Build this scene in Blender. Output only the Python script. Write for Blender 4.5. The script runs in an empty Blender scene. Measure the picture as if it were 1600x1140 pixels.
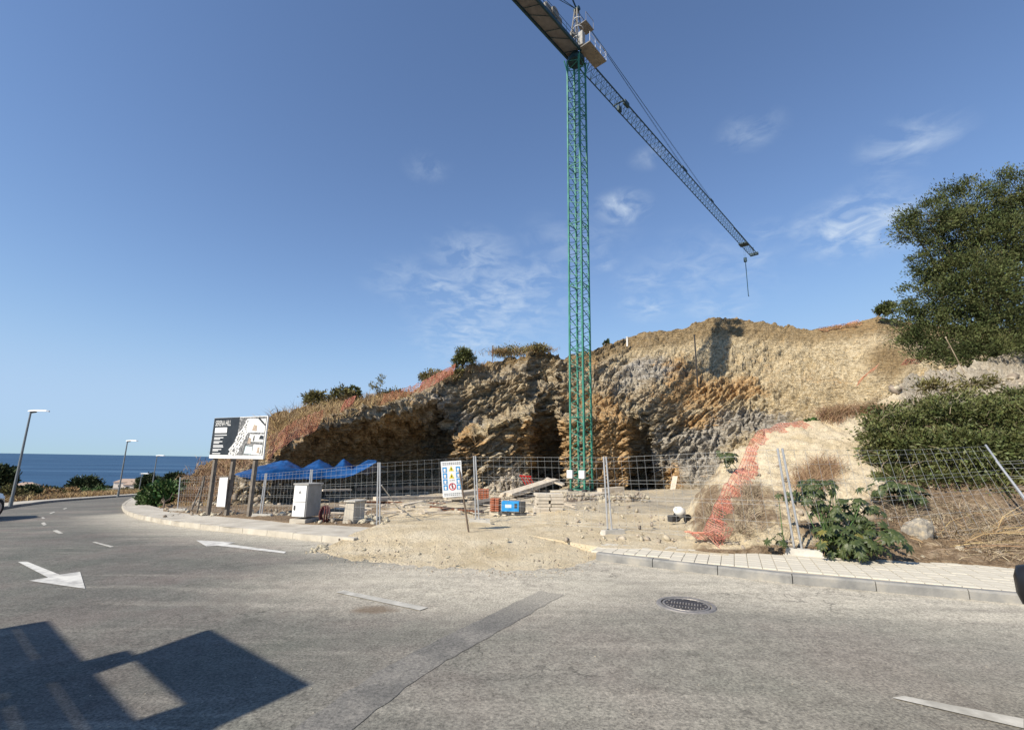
import bpy, bmesh, math, random
import numpy as np
from mathutils import Vector, Matrix
R = math.radians
random.seed(7); RNG = np.random.default_rng(11)
sc = bpy.context.scene

# ------------------------------------------------------------------ camera
FPX, W0, H0 = 740.0, 1600.0, 1140.0
CAM = np.array([0.0, 0.0, 1.7])
_up = np.array([60.0, 3650.0, 740.0]); _up /= np.linalg.norm(_up)      # world up seen in (right, up, forward)
_f = np.array([0, 0, 1.0]); _y = _f - _up * _f.dot(_up); _y /= np.linalg.norm(_y)
_x = np.cross(_y, _up)
if _x[0] < 0: _x = -_x
A_RIGHT = np.array([_x[0], _y[0], _up[0]]); A_UP = np.array([_x[1], _y[1], _up[1]]); A_FWD = np.array([_x[2], _y[2], _up[2]])
cam_d = bpy.data.cameras.new('camera'); cam = bpy.data.objects.new('camera', cam_d); sc.collection.objects.link(cam)
cam.matrix_world = Matrix(((A_RIGHT[0], A_UP[0], -A_FWD[0], CAM[0]), (A_RIGHT[1], A_UP[1], -A_FWD[1], CAM[1]),
                           (A_RIGHT[2], A_UP[2], -A_FWD[2], CAM[2]), (0, 0, 0, 1)))
cam_d.sensor_width = 36; cam_d.lens = 36 * FPX / W0; cam_d.clip_start = 0.05; cam_d.clip_end = 120000
sc.camera = cam

# ------------------------------------------------------------------ light
SUN_EL = R(38); LDIR = np.array([0.743, 0.669]); LDIR /= np.linalg.norm(LDIR)      # way the light travels over the ground
sc.view_settings.view_transform = 'Standard'; sc.view_settings.look = 'None'
sc.view_settings.exposure = 0.45; sc.view_settings.gamma = 1.0
world = bpy.data.worlds.new('World'); sc.world = world; world.use_nodes = True
SKY_STRENGTH = 0.112
sd = bpy.data.lights.new('sun', 'SUN'); sd.energy = 5.0; sd.angle = R(0.55); sd.color = (1.0, 0.91, 0.77)
sun = bpy.data.objects.new('sun', sd); sc.collection.objects.link(sun)
_l = Vector((LDIR[0] * math.cos(SUN_EL), LDIR[1] * math.cos(SUN_EL), -math.sin(SUN_EL)))
sun.rotation_euler = _l.to_track_quat('-Z', 'Y').to_euler(); sun.location = (-30, -30, 40)
def ray(px, py):
    d = A_FWD + A_RIGHT * ((px - W0 / 2) / FPX) + A_UP * ((H0 / 2 - py) / FPX)
    return d                                                            # depth 1 along the optical axis
def build_world():
    nt = world.node_tree; N = nt.nodes; L = nt.links; N.clear()
    out = N.new('ShaderNodeOutputWorld'); bg = N.new('ShaderNodeBackground'); sky = N.new('ShaderNodeTexSky')
    sky.sky_type = 'NISHITA'; sky.sun_disc = False; sky.sun_elevation = SUN_EL
    sky.sun_rotation = math.atan2(-LDIR[0], -LDIR[1]); sky.altitude = 60
    sky.air_density = 1.0; sky.dust_density = 0.0; sky.ozone_density = 3.0
    bg.inputs[1].default_value = SKY_STRENGTH
    # thin high clouds: noise on a flat layer overhead, thicker in a few patches
    tc = N.new('ShaderNodeTexCoord'); sep = N.new('ShaderNodeSeparateXYZ'); L.new(tc.outputs['Generated'], sep.inputs[0])
    zz = N.new('ShaderNodeMath'); zz.operation = 'MAXIMUM'; zz.inputs[1].default_value = 0.03; L.new(sep.outputs[2], zz.inputs[0])
    za = N.new('ShaderNodeMath'); za.operation = 'ADD'; za.inputs[1].default_value = 0.12; L.new(zz.outputs[0], za.inputs[0])
    dv = N.new('ShaderNodeVectorMath'); dv.operation = 'DIVIDE'; L.new(tc.outputs['Generated'], dv.inputs[0])
    cb = N.new('ShaderNodeCombineXYZ')
    for i in range(3): L.new(za.outputs[0], cb.inputs[i])
    L.new(cb.outputs[0], dv.inputs[1])
    n1 = N.new('ShaderNodeTexNoise'); n1.inputs['Scale'].default_value = 9.0; n1.inputs['Detail'].default_value = 7; n1.inputs['Roughness'].default_value = 0.6
    n1.inputs['Distortion'].default_value = 0.5
    L.new(dv.outputs[0], n1.inputs['Vector'])
    total = None
    for (px, py, rx, amp) in CLOUDS:
        d = ray(px, py); d = d / np.linalg.norm(d)
        vm = N.new('ShaderNodeVectorMath'); vm.operation = 'SUBTRACT'; vm.inputs[1].default_value = tuple(d); L.new(tc.outputs['Generated'], vm.inputs[0])
        sc_ = N.new('ShaderNodeVectorMath'); sc_.operation = 'MULTIPLY'; sc_.inputs[1].default_value = (1, 1, 1.8); L.new(vm.outputs[0], sc_.inputs[0])
        ln = N.new('ShaderNodeVectorMath'); ln.operation = 'LENGTH'; L.new(sc_.outputs[0], ln.inputs[0])
        mr = N.new('ShaderNodeMapRange'); mr.interpolation_type = 'SMOOTHSTEP'
        mr.inputs[1].default_value = rx; mr.inputs[2].default_value = 0.0; mr.inputs[3].default_value = 0; mr.inputs[4].default_value = amp
        L.new(ln.outputs['Value'], mr.inputs[0])
        if total is None: total = mr.outputs[0]
        else:
            a = N.new('ShaderNodeMath'); a.operation = 'MAXIMUM'; L.new(total, a.inputs[0]); L.new(mr.outputs[0], a.inputs[1]); total = a.outputs[0]
    nr = N.new('ShaderNodeMapRange'); nr.inputs[1].default_value = 0.40; nr.inputs[2].default_value = 0.72; L.new(n1.outputs[0], nr.inputs[0])
    mu = N.new('ShaderNodeMath'); mu.operation = 'MULTIPLY'; mu.use_clamp = True; L.new(nr.outputs[0], mu.inputs[0]); L.new(total, mu.inputs[1])
    # the camera-like shoulder that keeps the bright horizon from burning out
    sc3 = N.new('ShaderNodeSeparateColor'); L.new(sky.outputs[0], sc3.inputs[0]); cc3 = N.new('ShaderNodeCombineColor')
    for i, cap in enumerate((2.95, 4.2, 6.0)):
        def mm(op, a, b):
            q = N.new('ShaderNodeMath'); q.operation = op
            for k_, v_ in enumerate((a, b)):
                if isinstance(v_, (int, float)): q.inputs[k_].default_value = v_
                else: L.new(v_, q.inputs[k_])
            return q.outputs[0]
        sv = mm('MULTIPLY', sc3.outputs[i], (1.06, 1.06, 1.12)[i]); r_ = mm('POWER', mm('DIVIDE', sv, cap), 6.0); L.new(mm('DIVIDE', sv, mm('POWER', mm('ADD', r_, 1.0), 1 / 6)), cc3.inputs[i])
    mx = N.new('ShaderNodeMix'); mx.data_type = 'RGBA'; L.new(mu.outputs[0], mx.inputs[0]); L.new(cc3.outputs[0], mx.inputs[6]); mx.inputs[7].default_value = (4.6, 5.3, 6.1, 1)
    L.new(mx.outputs[2], bg.inputs[0]); L.new(bg.outputs[0], out.inputs[0])
CLOUDS = [(972, 325, .075, .95), (1345, 352, .13, 1.0), (1255, 358, .05, .5), (1195, 362, .05, .45), (1420, 222, .09, .55), (1385, 278, .05, .3),
          (1172, 205, .07, .42), (1012, 248, .045, .35), (740, 400, .13, .5), (690, 450, .11, .55), (770, 470, .24, .6), (740, 520, .18, .6), (830, 440, .16, .45), (640, 440, .12, .3), (1100, 430, .20, .3), (900, 380, .16, .25), (1010, 440, .09, .4),
          (1010, 478, .08, .55), (1120, 480, .10, .4), (668, 262, .06, .3), (1180, 405, .05, .35), (945, 412, .04, .4)]
build_world()

# ------------------------------------------------------------------ helpers
def P(px, py, z): return CAM + ray(px, py) * z
def g(x, y):
    s = -0.6 * np.asarray(x, float) + 0.8 * np.asarray(y, float)
    return -0.045 * 4.0 * np.logaddexp(0, (s - 11.0) / 4.0) + 0.045 * 4.0 * np.log1p(np.exp(-11.0 / 4.0))
def cast(px, py, off=0.0):
    d = ray(px, py); lo, hi = 0.5, 400.0
    f = lambda t: (CAM[2] + d[2] * t) - (g(d[0] * t, d[1] * t) + off)
    ts = np.geomspace(0.8, 600, 1500); v = (CAM[2] + d[2] * ts) - (g(d[0] * ts, d[1] * ts) + off)
    k = np.where(v <= 0)[0]
    if not len(k): return P(px, py, 120.0)
    hi = ts[k[0]]; lo = ts[max(k[0] - 1, 0)]
    for _ in range(30):
        m = (lo + hi) / 2
        if f(m) > 0: lo = m
        else: hi = m
    return CAM + d * hi
def depth(p): return float((np.asarray(p) - CAM).dot(A_FWD))
_perm = np.random.default_rng(5).permutation(256); _perm = np.concatenate([_perm, _perm, _perm])
_grad = np.random.default_rng(6).normal(size=(256, 3)); _grad /= np.linalg.norm(_grad, axis=1)[:, None]
def noise(p):
    p = np.asarray(p, float); i = np.floor(p).astype(int); f = p - i; i &= 255; u = f * f * f * (f * (f * 6 - 15) + 10)
    r = 0
    for dx in (0, 1):
        for dy in (0, 1):
            for dz in (0, 1):
                h = _perm[_perm[_perm[(i[..., 0] + dx) & 255] + ((i[..., 1] + dy) & 255)] + ((i[..., 2] + dz) & 255)]
                gr = _grad[h]; d = (f - (dx, dy, dz))
                w = (u[..., 0] if dx else 1 - u[..., 0]) * (u[..., 1] if dy else 1 - u[..., 1]) * (u[..., 2] if dz else 1 - u[..., 2])
                r = r + w * (gr * d).sum(-1)
    return r
def fbm(p, oct=4, lac=2.1, gain=0.5, ridged=False):
    a = 1.0; s = 0; p = np.asarray(p, float)
    for o in range(oct):
        n = noise(p + o * 17.3)
        s = s + a * ((0.5 - np.abs(n) * 2) if ridged else n * 1.6); p = p * lac; a *= gain
    return s
def worley(p):
    p = np.asarray(p, float); i = np.floor(p).astype(int); shp = p.shape[:-1]; f1 = np.full(shp, 9.0); f2 = np.full(shp, 9.0); idr = np.zeros(shp)
    for dx in (-1, 0, 1):
        for dy in (-1, 0, 1):
            for dz in (-1, 0, 1):
                c = i + (dx, dy, dz); h = _perm[_perm[_perm[c[..., 0] & 255] + (c[..., 1] & 255)] + (c[..., 2] & 255)]
                q = c + .5 + _grad[h] * .48; d = np.linalg.norm(p - q, axis=-1); nr = d < f1
                f2 = np.where(nr, f1, np.minimum(f2, d)); idr = np.where(nr, h / 255.0, idr); f1 = np.where(nr, d, f1)
    return idr, f2 - f1
def sstep(a, b, x):
    t = np.clip((np.asarray(x, float) - a) / (b - a), 0, 1); return t * t * (3 - 2 * t)

# ---- materials
MATS = {}
def pmat(name, cols, scale=4.0, rough=0.8, bump=0.0, bscale=None, metal=0.0, island=0.0, detail=6, spec=0.3, sub=None, bdist=0.02):
    m = bpy.data.materials.new(name); m.use_nodes = True; nt = m.node_tree; N = nt.nodes; L = nt.links
    b = N['Principled BSDF']; b.inputs['Roughness'].default_value = rough; b.inputs['Metallic'].default_value = metal
    b.inputs['Specular IOR Level'].default_value = spec
    tc = N.new('ShaderNodeTexCoord')
    n = N.new('ShaderNodeTexNoise'); n.inputs['Scale'].default_value = scale; n.inputs['Detail'].default_value = detail; n.inputs['Roughness'].default_value = 0.6
    L.new(tc.outputs['Object'], n.inputs['Vector'])
    r = N.new('ShaderNodeValToRGB'); e = r.color_ramp.elements
    k = len(cols)
    while len(e) < k: e.new(0.5)
    for i, c in enumerate(cols):
        e[i].position = 0.32 + 0.36 * i / max(1, k - 1); e[i].color = (*c, 1)
    L.new(n.outputs[0], r.inputs[0]); col = r.outputs[0]
    if island:
        geo = N.new('ShaderNodeNewGeometry'); hs = N.new('ShaderNodeHueSaturation')
        mr = N.new('ShaderNodeMapRange'); mr.inputs[3].default_value = 1 - island; mr.inputs[4].default_value = 1 + island
        L.new(geo.outputs['Random Per Island'], mr.inputs[0]); L.new(mr.outputs[0], hs.inputs['Value']); L.new(col, hs.inputs['Color'])
        mh = N.new('ShaderNodeMapRange'); mh.inputs[3].default_value = 0.5 - island * 0.07; mh.inputs[4].default_value = 0.5 + island * 0.07
        L.new(geo.outputs['Random Per Island'], mh.inputs[0]); L.new(mh.outputs[0], hs.inputs['Hue'])
        col = hs.outputs[0]
    L.new(col, b.inputs['Base Color'])
    if bump:
        n2 = N.new('ShaderNodeTexNoise'); n2.inputs['Scale'].default_value = bscale or scale * 4; n2.inputs['Detail'].default_value = 5
        L.new(tc.outputs['Object'], n2.inputs['Vector'])
        bp = N.new('ShaderNodeBump'); bp.inputs['Strength'].default_value = bump; bp.inputs['Distance'].default_value = bdist
        L.new(n2.outputs[0], bp.inputs['Height']); L.new(bp.outputs[0], b.inputs['Normal'])
    if sub: b.inputs['Transmission Weight'].default_value = 0.0
    MATS[name] = m; return m

# ---- mesh building
col = sc.collection
def link_mesh(name, me, mat, parent=None, smooth=False):
    o = bpy.data.objects.new(name, me); col.objects.link(o)
    if mat is not None: me.materials.append(MATS[mat] if isinstance(mat, str) else mat)
    if parent is not None: o.parent = parent
    if smooth: me.polygons.foreach_set('use_smooth', np.ones(len(me.polygons), bool))
    return o
def np_mesh(name, V, F, mat, parent=None, smooth=False):
    V = np.asarray(V, float); F = np.asarray(F, int); k = F.shape[1]
    me = bpy.data.meshes.new(name); me.vertices.add(len(V)); me.vertices.foreach_set('co', V.ravel())
    me.loops.add(F.size); me.loops.foreach_set('vertex_index', F.ravel())
    me.polygons.add(len(F)); me.polygons.foreach_set('loop_start', np.arange(0, F.size, k)); me.polygons.foreach_set('loop_total', np.full(len(F), k))
    me.update(calc_edges=True); me.validate()
    return link_mesh(name, me, mat, parent, smooth)
def grid_mesh(name, G, mat, parent=None, smooth=True):
    a, b = G.shape[:2]; idx = np.arange(a * b).reshape(a, b)
    F = np.stack([idx[:-1, :-1], idx[:-1, 1:], idx[1:, 1:], idx[1:, :-1]], -1).reshape(-1, 4)
    return np_mesh(name, G.reshape(-1, 3), F, mat, parent, smooth)
class MB:
    def __init__(s): s.v = []; s.f = []
    def add(s, V, F):
        o = len(s.v); s.v += [tuple(map(float, v)) for v in V]; s.f += [tuple(i + o for i in f) for f in F]; return s
    def box(s, c, d, rz=0.0, M=None):
        hx, hy, hz = d[0] / 2, d[1] / 2, d[2] / 2; cs, sn = math.cos(rz), math.sin(rz); V = []
        for z in (-hz, hz):
            for x, y in ((-hx, -hy), (hx, -hy), (hx, hy), (-hx, hy)): V.append((c[0] + x * cs - y * sn, c[1] + x * sn + y * cs, c[2] + z))
        return s.add(V, [(3, 2, 1, 0), (4, 5, 6, 7), (0, 1, 5, 4), (1, 2, 6, 5), (2, 3, 7, 6), (3, 0, 4, 7)])
    def bbox(s, c, d, bev=0.02, rz=0.0):      # bevelled box
        bm = bmesh.new(); bmesh.ops.create_cube(bm, size=1)
        for v in bm.verts: v.co = Vector((v.co.x * d[0], v.co.y * d[1], v.co.z * d[2]))
        bmesh.ops.bevel(bm, geom=bm.edges[:], offset=bev, segments=2, affect='EDGES', profile=0.6)
        cs, sn = math.cos(rz), math.sin(rz)
        V = [(c[0] + v.co.x * cs - v.co.y * sn, c[1] + v.co.x * sn + v.co.y * cs, c[2] + v.co.z) for v in bm.verts]
        F = [[v.index for v in f.verts] for f in bm.faces]; bm.free(); return s.add(V, F)
    def tube(s, a, b, r, n=6, r2=None, cap=True):
        a = Vector(a); b = Vector(b); d = (b - a)
        if d.length < 1e-6: return s
        d.normalize(); u = d.orthogonal().normalized(); w = d.cross(u); r2 = r if r2 is None else r2; V = []
        for p, q in ((a, r), (b, r2)):
            for i in range(n):
                t = 2 * math.pi * i / n; V.append(p + (u * math.cos(t) + w * math.sin(t)) * q)
        F = [(i, (i + 1) % n, n + (i + 1) % n, n + i) for i in range(n)]
        if cap: F += [tuple(range(n - 1, -1, -1)), tuple(range(n, 2 * n))]
        return s.add(V, F)
    def path(s, pts, r, n=6):
        for a, b in zip(pts[:-1], pts[1:]): s.tube(a, b, r, n)
        return s
    def poly(s, pts): return s.add(pts, [tuple(range(len(pts)))])
    def lathe(s, prof, n=24, c=(0, 0, 0)):
        V = []; F = []
        for r, z in prof:
            for i in range(n): t = 2 * math.pi * i / n; V.append((c[0] + r * math.cos(t), c[1] + r * math.sin(t), c[2] + z))
        for k in range(len(prof) - 1):
            for i in range(n): F.append((k * n + i, k * n + (i + 1) % n, (k + 1) * n + (i + 1) % n, (k + 1) * n + i))
        return s.add(V, F)
    def build(s, name, mat, parent=None, smooth=False):
        me = bpy.data.meshes.new(name); me.from_pydata(s.v, [], s.f); me.update()
        return link_mesh(name, me, mat, parent, smooth)
def thing(name, label, cat, loc=(0, 0, 0), rz=0.0, group=None):
    o = bpy.data.objects.new(name, None); o.empty_display_size = 0.2; col.objects.link(o); o.location = tuple(map(float, loc)); o.rotation_euler = (0, 0, rz)
    return tag(o, label, cat, group)
def tag(o, label, cat, group=None):
    o['label'] = label; o['category'] = cat
    if group: o['group'] = group
    return o
def struct(o): o['kind'] = 'structure'; return o
def stuff(o, label=None, cat=None):
    o['kind'] = 'stuff'
    if label: o['label'] = label; o['category'] = cat
    return o
def copy_tree(o, parent=None):
    c = o.copy(); col.objects.link(c); c.parent = parent
    for ch in list(o.children): copy_tree(ch, c)
    return c
# ------------------------------------------------------------------ materials
pmat('sand', [(.44, .35, .22), (.56, .46, .31), (.66, .57, .42)], 1.3, .95, .5, 22)
pmat('paver', [(.46, .42, .33), (.55, .51, .42), (.62, .58, .49)], 1.2, .9, .25, 60)
pmat('paver_joint', [(.36, .33, .26), (.46, .42, .34)], 6, .95)
pmat('kerb_stone', [(.17, .17, .165), (.25, .245, .23), (.34, .32, .28)], 3, .9, .3, 50)
pmat('concrete', [(.36, .34, .30), (.46, .44, .39), (.55, .52, .46)], 3, .9, .3, 40)
pmat('pale_concrete', [(.33, .30, .25), (.44, .405, .34), (.52, .485, .415)], 1.6, .9, .25, 40)
pmat('road_paint', [(.34, .33, .31), (.55, .54, .50), (.66, .65, .60)], 5, .8, .15, 90)
pmat('worn_paint', [(.30, .285, .25), (.42, .405, .36), (.56, .54, .49)], 5, .85, .15, 90)
pmat('galvanised', [(.42, .43, .44), (.54, .55, .56)], 8, .45, metal=.6)
pmat('wire', [(.30, .31, .31), (.40, .41, .41)], 8, .6, metal=.3)
pmat('lamp_post', [(.16, .18, .19), (.23, .25, .26)], 3, .5, metal=.4)
pmat('lamp_head', [(.62, .64, .66), (.72, .74, .76)], 3, .4)
pmat('crane_green', [(.022, .13, .095), (.034, .19, .14), (.06, .25, .19)], 1.5, .5, .05, 20)
pmat('crane_dark', [(.010, .035, .05), (.02, .06, .08)], 2, .55)
pmat('crane_grey', [(.16, .155, .145), (.25, .235, .21)], 2, .7, .1, 20)
pmat('crane_deck', [(.13, .13, .14), (.20, .20, .21)], 2, .8)
pmat('black', [(.012, .012, .013), (.022, .022, .024)], 4, .5)
pmat('rust', [(.10, .04, .02), (.20, .085, .04)], 8, .9)
pmat('white_paint', [(.70, .70, .68), (.80, .80, .78)], 2, .6)
pmat('cabinet_grey', [(.24, .235, .215), (.32, .31, .29), (.40, .39, .36)], 2.5, .8, .1, 40)
pmat('tarp', [(.004, .030, .10), (.006, .060, .20), (.03, .12, .32)], 1.2, .35, .2, 5, spec=.5)
pmat('orange_net', [(.42, .13, .085), (.54, .20, .14), (.62, .32, .25)], 2, .7, island=.12)
pmat('faded_net', [(.42, .16, .09), (.54, .24, .14), (.60, .34, .23)], 2, .8, island=.12)
pmat('timber', [(.42, .35, .26), (.54, .47, .37), (.62, .56, .47)], 5, .85, .3, 40)
pmat('dark_timber', [(.10, .075, .055), (.19, .145, .11)], 6, .9, .3, 40)
pmat('brick_red', [(.28, .09, .05), (.42, .16, .09)], 5, .9, .2, 40)
pmat('red_plastic', [(.45, .02, .02), (.55, .04, .03)], 4, .5)
pmat('blue_steel', [(.02, .20, .50), (.03, .30, .64)], 4, .5)
pmat('dark_steel', [(.03, .03, .032), (.06, .06, .06)], 5, .6)
pmat('block_pale', [(.46, .41, .33), (.58, .52, .43)], 4, .9, .3, 30)
pmat('stone', [(.20, .17, .13), (.33, .285, .22), (.46, .40, .31)], 3, .95, .5, 14, island=.25)
pmat('boulder', [(.17, .16, .145), (.26, .24, .205), (.46, .39, .28)], 3, .95, .6, 12)
pmat('hose', [(.12, .02, .03), (.2, .04, .05)], 4, .6)
pmat('plum', [(.07, .02, .022), (.13, .045, .045)], 9, .8)
pmat('bark', [(.07, .05, .035), (.15, .115, .085)], 6, .95, .5, 20)
pmat('grey_wood', [(.12, .105, .09), (.21, .185, .155)], 6, .95)
pmat('pine_leaf', [(.030, .042, .012), (.066, .080, .024), (.125, .132, .046)], .9, .75, island=.42)
pmat('shrub_leaf', [(.044, .056, .016), (.092, .102, .032), (.155, .155, .056)], 1.0, .6, island=.42)
pmat('castor_leaf', [(.020, .032, .009), (.040, .056, .015), (.075, .088, .026)], 1.5, .5, island=.35, spec=.4)
pmat('castor_yellow', [(.11, .10, .02), (.17, .15, .04)], 2, .5, island=.3)
pmat('fig_leaf', [(.028, .060, .014), (.055, .100, .025), (.085, .13, .04)], 1.4, .6, island=.4)
pmat('far_leaf', [(.020, .034, .012), (.045, .060, .020)], .4, .8, island=.4)
pmat('dry_grass', [(.24, .155, .075), (.36, .25, .13), (.46, .35, .21)], .9, .9, island=.3)
pmat('red_grass', [(.20, .125, .07), (.31, .20, .12), (.40, .28, .18)], .9, .9, island=.3)
pmat('dry_twig', [(.20, .15, .10), (.33, .26, .18), (.44, .36, .26)], 2, .9, island=.3)
pmat('olive_scrub', [(.085, .085, .028), (.15, .13, .05), (.21, .17, .08)], .9, .85, island=.35)
pmat('house_wall', [(.66, .60, .52), (.74, .69, .62)], 1, .9)
pmat('roof_tile', [(.34, .25, .19), (.44, .34, .27)], 2, .9)
pmat('car_silver', [(.52, .53, .55), (.58, .59, .61)], 1, .25, metal=.5, spec=.6)
pmat('car_black', [(.010, .010, .011), (.014, .014, .015)], 1, .35, spec=.5)
pmat('glass_dark', [(.012, .015, .018), (.02, .023, .026)], 1, .08, spec=.7)
pmat('tyre', [(.014, .014, .014), (.024, .024, .024)], 9, .85)
pmat('rim', [(.45, .45, .46), (.55, .55, .56)], 3, .35, metal=.7)
pmat('red_lamp', [(.4, .01, .01), (.5, .02, .02)], 3, .3)
pmat('print_black', [(.016, .020, .025), (.030, .036, .042)], 3, .45)
pmat('print_grey', [(.05, .055, .055), (.15, .15, .15), (.40, .40, .39)], 14, .5)
pmat('print_white', [(.45, .45, .43), (.74, .74, .72), (.78, .78, .76)], 11, .5)
pmat('print_line', [(.55, .56, .56), (.64, .65, .65)], 9, .5)
pmat('print_tan', [(.30, .22, .16), (.48, .40, .32)], 9, .5)
pmat('print_aqua', [(.50, .64, .66), (.60, .72, .73)], 9, .5)
pmat('sign_blue', [(.05, .28, .60), (.07, .34, .68)], 9, .5)
pmat('sign_yellow', [(.72, .62, .05), (.78, .68, .08)], 9, .5)
pmat('sign_red', [(.50, .03, .06), (.56, .05, .08)], 9, .5)
pmat('sign_white', [(.74, .76, .78), (.80, .82, .84)], 3, .5)
pmat('iron', [(.045, .042, .045), (.085, .08, .08)], 14, .55, .3, 60, metal=.4)
pmat('iron_worn', [(.20, .19, .18), (.33, .31, .29)], 14, .5, metal=.4)
pmat('wall_render', [(.60, .58, .53), (.66, .64, .60)], 1, .9)

def node_mat(name):
    m = bpy.data.materials.new(name); m.use_nodes = True; MATS[name] = m
    return m, m.node_tree.nodes, m.node_tree.links, m.node_tree.nodes['Principled BSDF']
def ramp(N, L, src, stops):
    r = N.new('ShaderNodeValToRGB'); e = r.color_ramp.elements
    while len(e) < len(stops): e.new(.5)
    for i, (p, c) in enumerate(stops): e[i].position = p; e[i].color = (*c, 1) if len(c) == 3 else c
    L.new(src, r.inputs[0]); return r.outputs[0]
def tex(N, L, vec, scale, detail=6, rough=.6, dist=0.0):
    n = N.new('ShaderNodeTexNoise'); n.inputs['Scale'].default_value = scale; n.inputs['Detail'].default_value = detail
    n.inputs['Roughness'].default_value = rough; n.inputs['Distortion'].default_value = dist; L.new(vec, n.inputs['Vector']); return n.outputs[0]
def mixc(N, L, f, a, b, mode='MIX'):
    m = N.new('ShaderNodeMix'); m.data_type = 'RGBA'; m.blend_type = mode
    for i, v in ((0, f), (6, a), (7, b)):
        if isinstance(v, (int, float)): m.inputs[i].default_value = v
        elif isinstance(v, tuple): m.inputs[i].default_value = (*v, 1)
        else: L.new(v, m.inputs[i])
    return m.outputs[2]
def mathn(N, L, op, a, b):
    m = N.new('ShaderNodeMath'); m.operation = op; m.use_clamp = op in ('MULTIPLY',) and False
    for i, v in enumerate((a, b)):
        if isinstance(v, (int, float)): m.inputs[i].default_value = v
        else: L.new(v, m.inputs[i])
    return m.outputs[0]
def bump(N, L, b, h, strength, dist):
    bp = N.new('ShaderNodeBump'); bp.inputs['Strength'].default_value = strength; bp.inputs['Distance'].default_value = dist
    L.new(h, bp.inputs['Height']); L.new(bp.outputs[0], b.inputs['Normal'])
def mapping(N, L, vec, scale=(1, 1, 1), rot=(0, 0, 0)):
    m = N.new('ShaderNodeMapping'); m.inputs['Scale'].default_value = scale; m.inputs['Rotation'].default_value = rot; L.new(vec, m.inputs['Vector']); return m.outputs[0]

def make_rock():
    m, N, L, b = node_mat('rock'); b.inputs['Roughness'].default_value = .95; b.inputs['Specular IOR Level'].default_value = .15
    tc = N.new('ShaderNodeTexCoord').outputs['Object']
    at = N.new('ShaderNodeVertexColor'); at.layer_name = 'zone'; sp = N.new('ShaderNodeSeparateColor'); L.new(at.outputs[0], sp.inputs[0])
    st = mapping(N, L, tc, (.55, .8, 3.2), (R(22), R(-28), 0))
    s1 = tex(N, L, st, .9, 8, .65, .4); s2 = tex(N, L, tc, 2.4, 8, .7); s3 = tex(N, L, st, 1.9, 9, .72, .25)
    grey = ramp(N, L, s1, [(.28, (.20, .145, .085)), (.40, (.35, .27, .17)), (.50, (.46, .375, .255)), (.60, (.55, .48, .36)), (.74, (.35, .31, .255))])
    orange = ramp(N, L, s2, [(.28, (.19, .105, .05)), (.40, (.39, .235, .11)), (.53, (.58, .39, .195)), (.72, (.60, .49, .33))])
    cream = ramp(N, L, s2, [(.3, (.43, .33, .195)), (.5, (.61, .50, .32)), (.7, (.72, .63, .46))])
    soil = ramp(N, L, s2, [(.3, (.17, .115, .055)), (.5, (.31, .22, .115)), (.7, (.40, .31, .18))])
    fo = ramp(N, L, mathn(N, L, 'ADD', sp.outputs[0], mathn(N, L, 'MULTIPLY', mathn(N, L, 'SUBTRACT', s3, .5), 1.3)), [(.38, (0, 0, 0)), (.62, (1, 1, 1))])
    fc = ramp(N, L, mathn(N, L, 'ADD', sp.outputs[1], mathn(N, L, 'MULTIPLY', mathn(N, L, 'SUBTRACT', s1, .5), 1.1)), [(.35, (0, 0, 0)), (.7, (1, 1, 1))])
    fs = ramp(N, L, mathn(N, L, 'ADD', sp.outputs[2], mathn(N, L, 'MULTIPLY', mathn(N, L, 'SUBTRACT', s2, .5), 1.0)), [(.4, (0, 0, 0)), (.65, (1, 1, 1))])
    slate = ramp(N, L, s1, [(.3, (.24, .21, .17)), (.46, (.40, .365, .31)), (.60, (.56, .525, .46)), (.75, (.36, .33, .285))])
    fl_ = ramp(N, L, mathn(N, L, 'ADD', at.outputs['Alpha'], mathn(N, L, 'MULTIPLY', mathn(N, L, 'SUBTRACT', s3, .5), 1.2)), [(.38, (0, 0, 0)), (.62, (1, 1, 1))])
    c = mixc(N, L, fc, grey, cream); c = mixc(N, L, fl_, c, slate); c = mixc(N, L, fo, c, orange); c = mixc(N, L, fs, c, soil)
    f2 = ramp(N, L, s3, [(.33, (.40, .37, .35)), (.45, (1.03, 1.03, 1.03)), (.64, (1.38, 1.36, 1.33))])
    c = mixc(N, L, 1.0, c, f2, 'MULTIPLY')
    L.new(c, b.inputs['Base Color'])
    vo = N.new('ShaderNodeTexVoronoi'); vo.feature = 'DISTANCE_TO_EDGE'; vo.inputs['Scale'].default_value = 1.5; L.new(st, vo.inputs['Vector'])
    h = mathn(N, L, 'ADD', mathn(N, L, 'MULTIPLY', s3, 1.0), mathn(N, L, 'MINIMUM', vo.outputs[0], .18)); bump(N, L, b, h, 1.0, .60)
make_rock()
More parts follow.
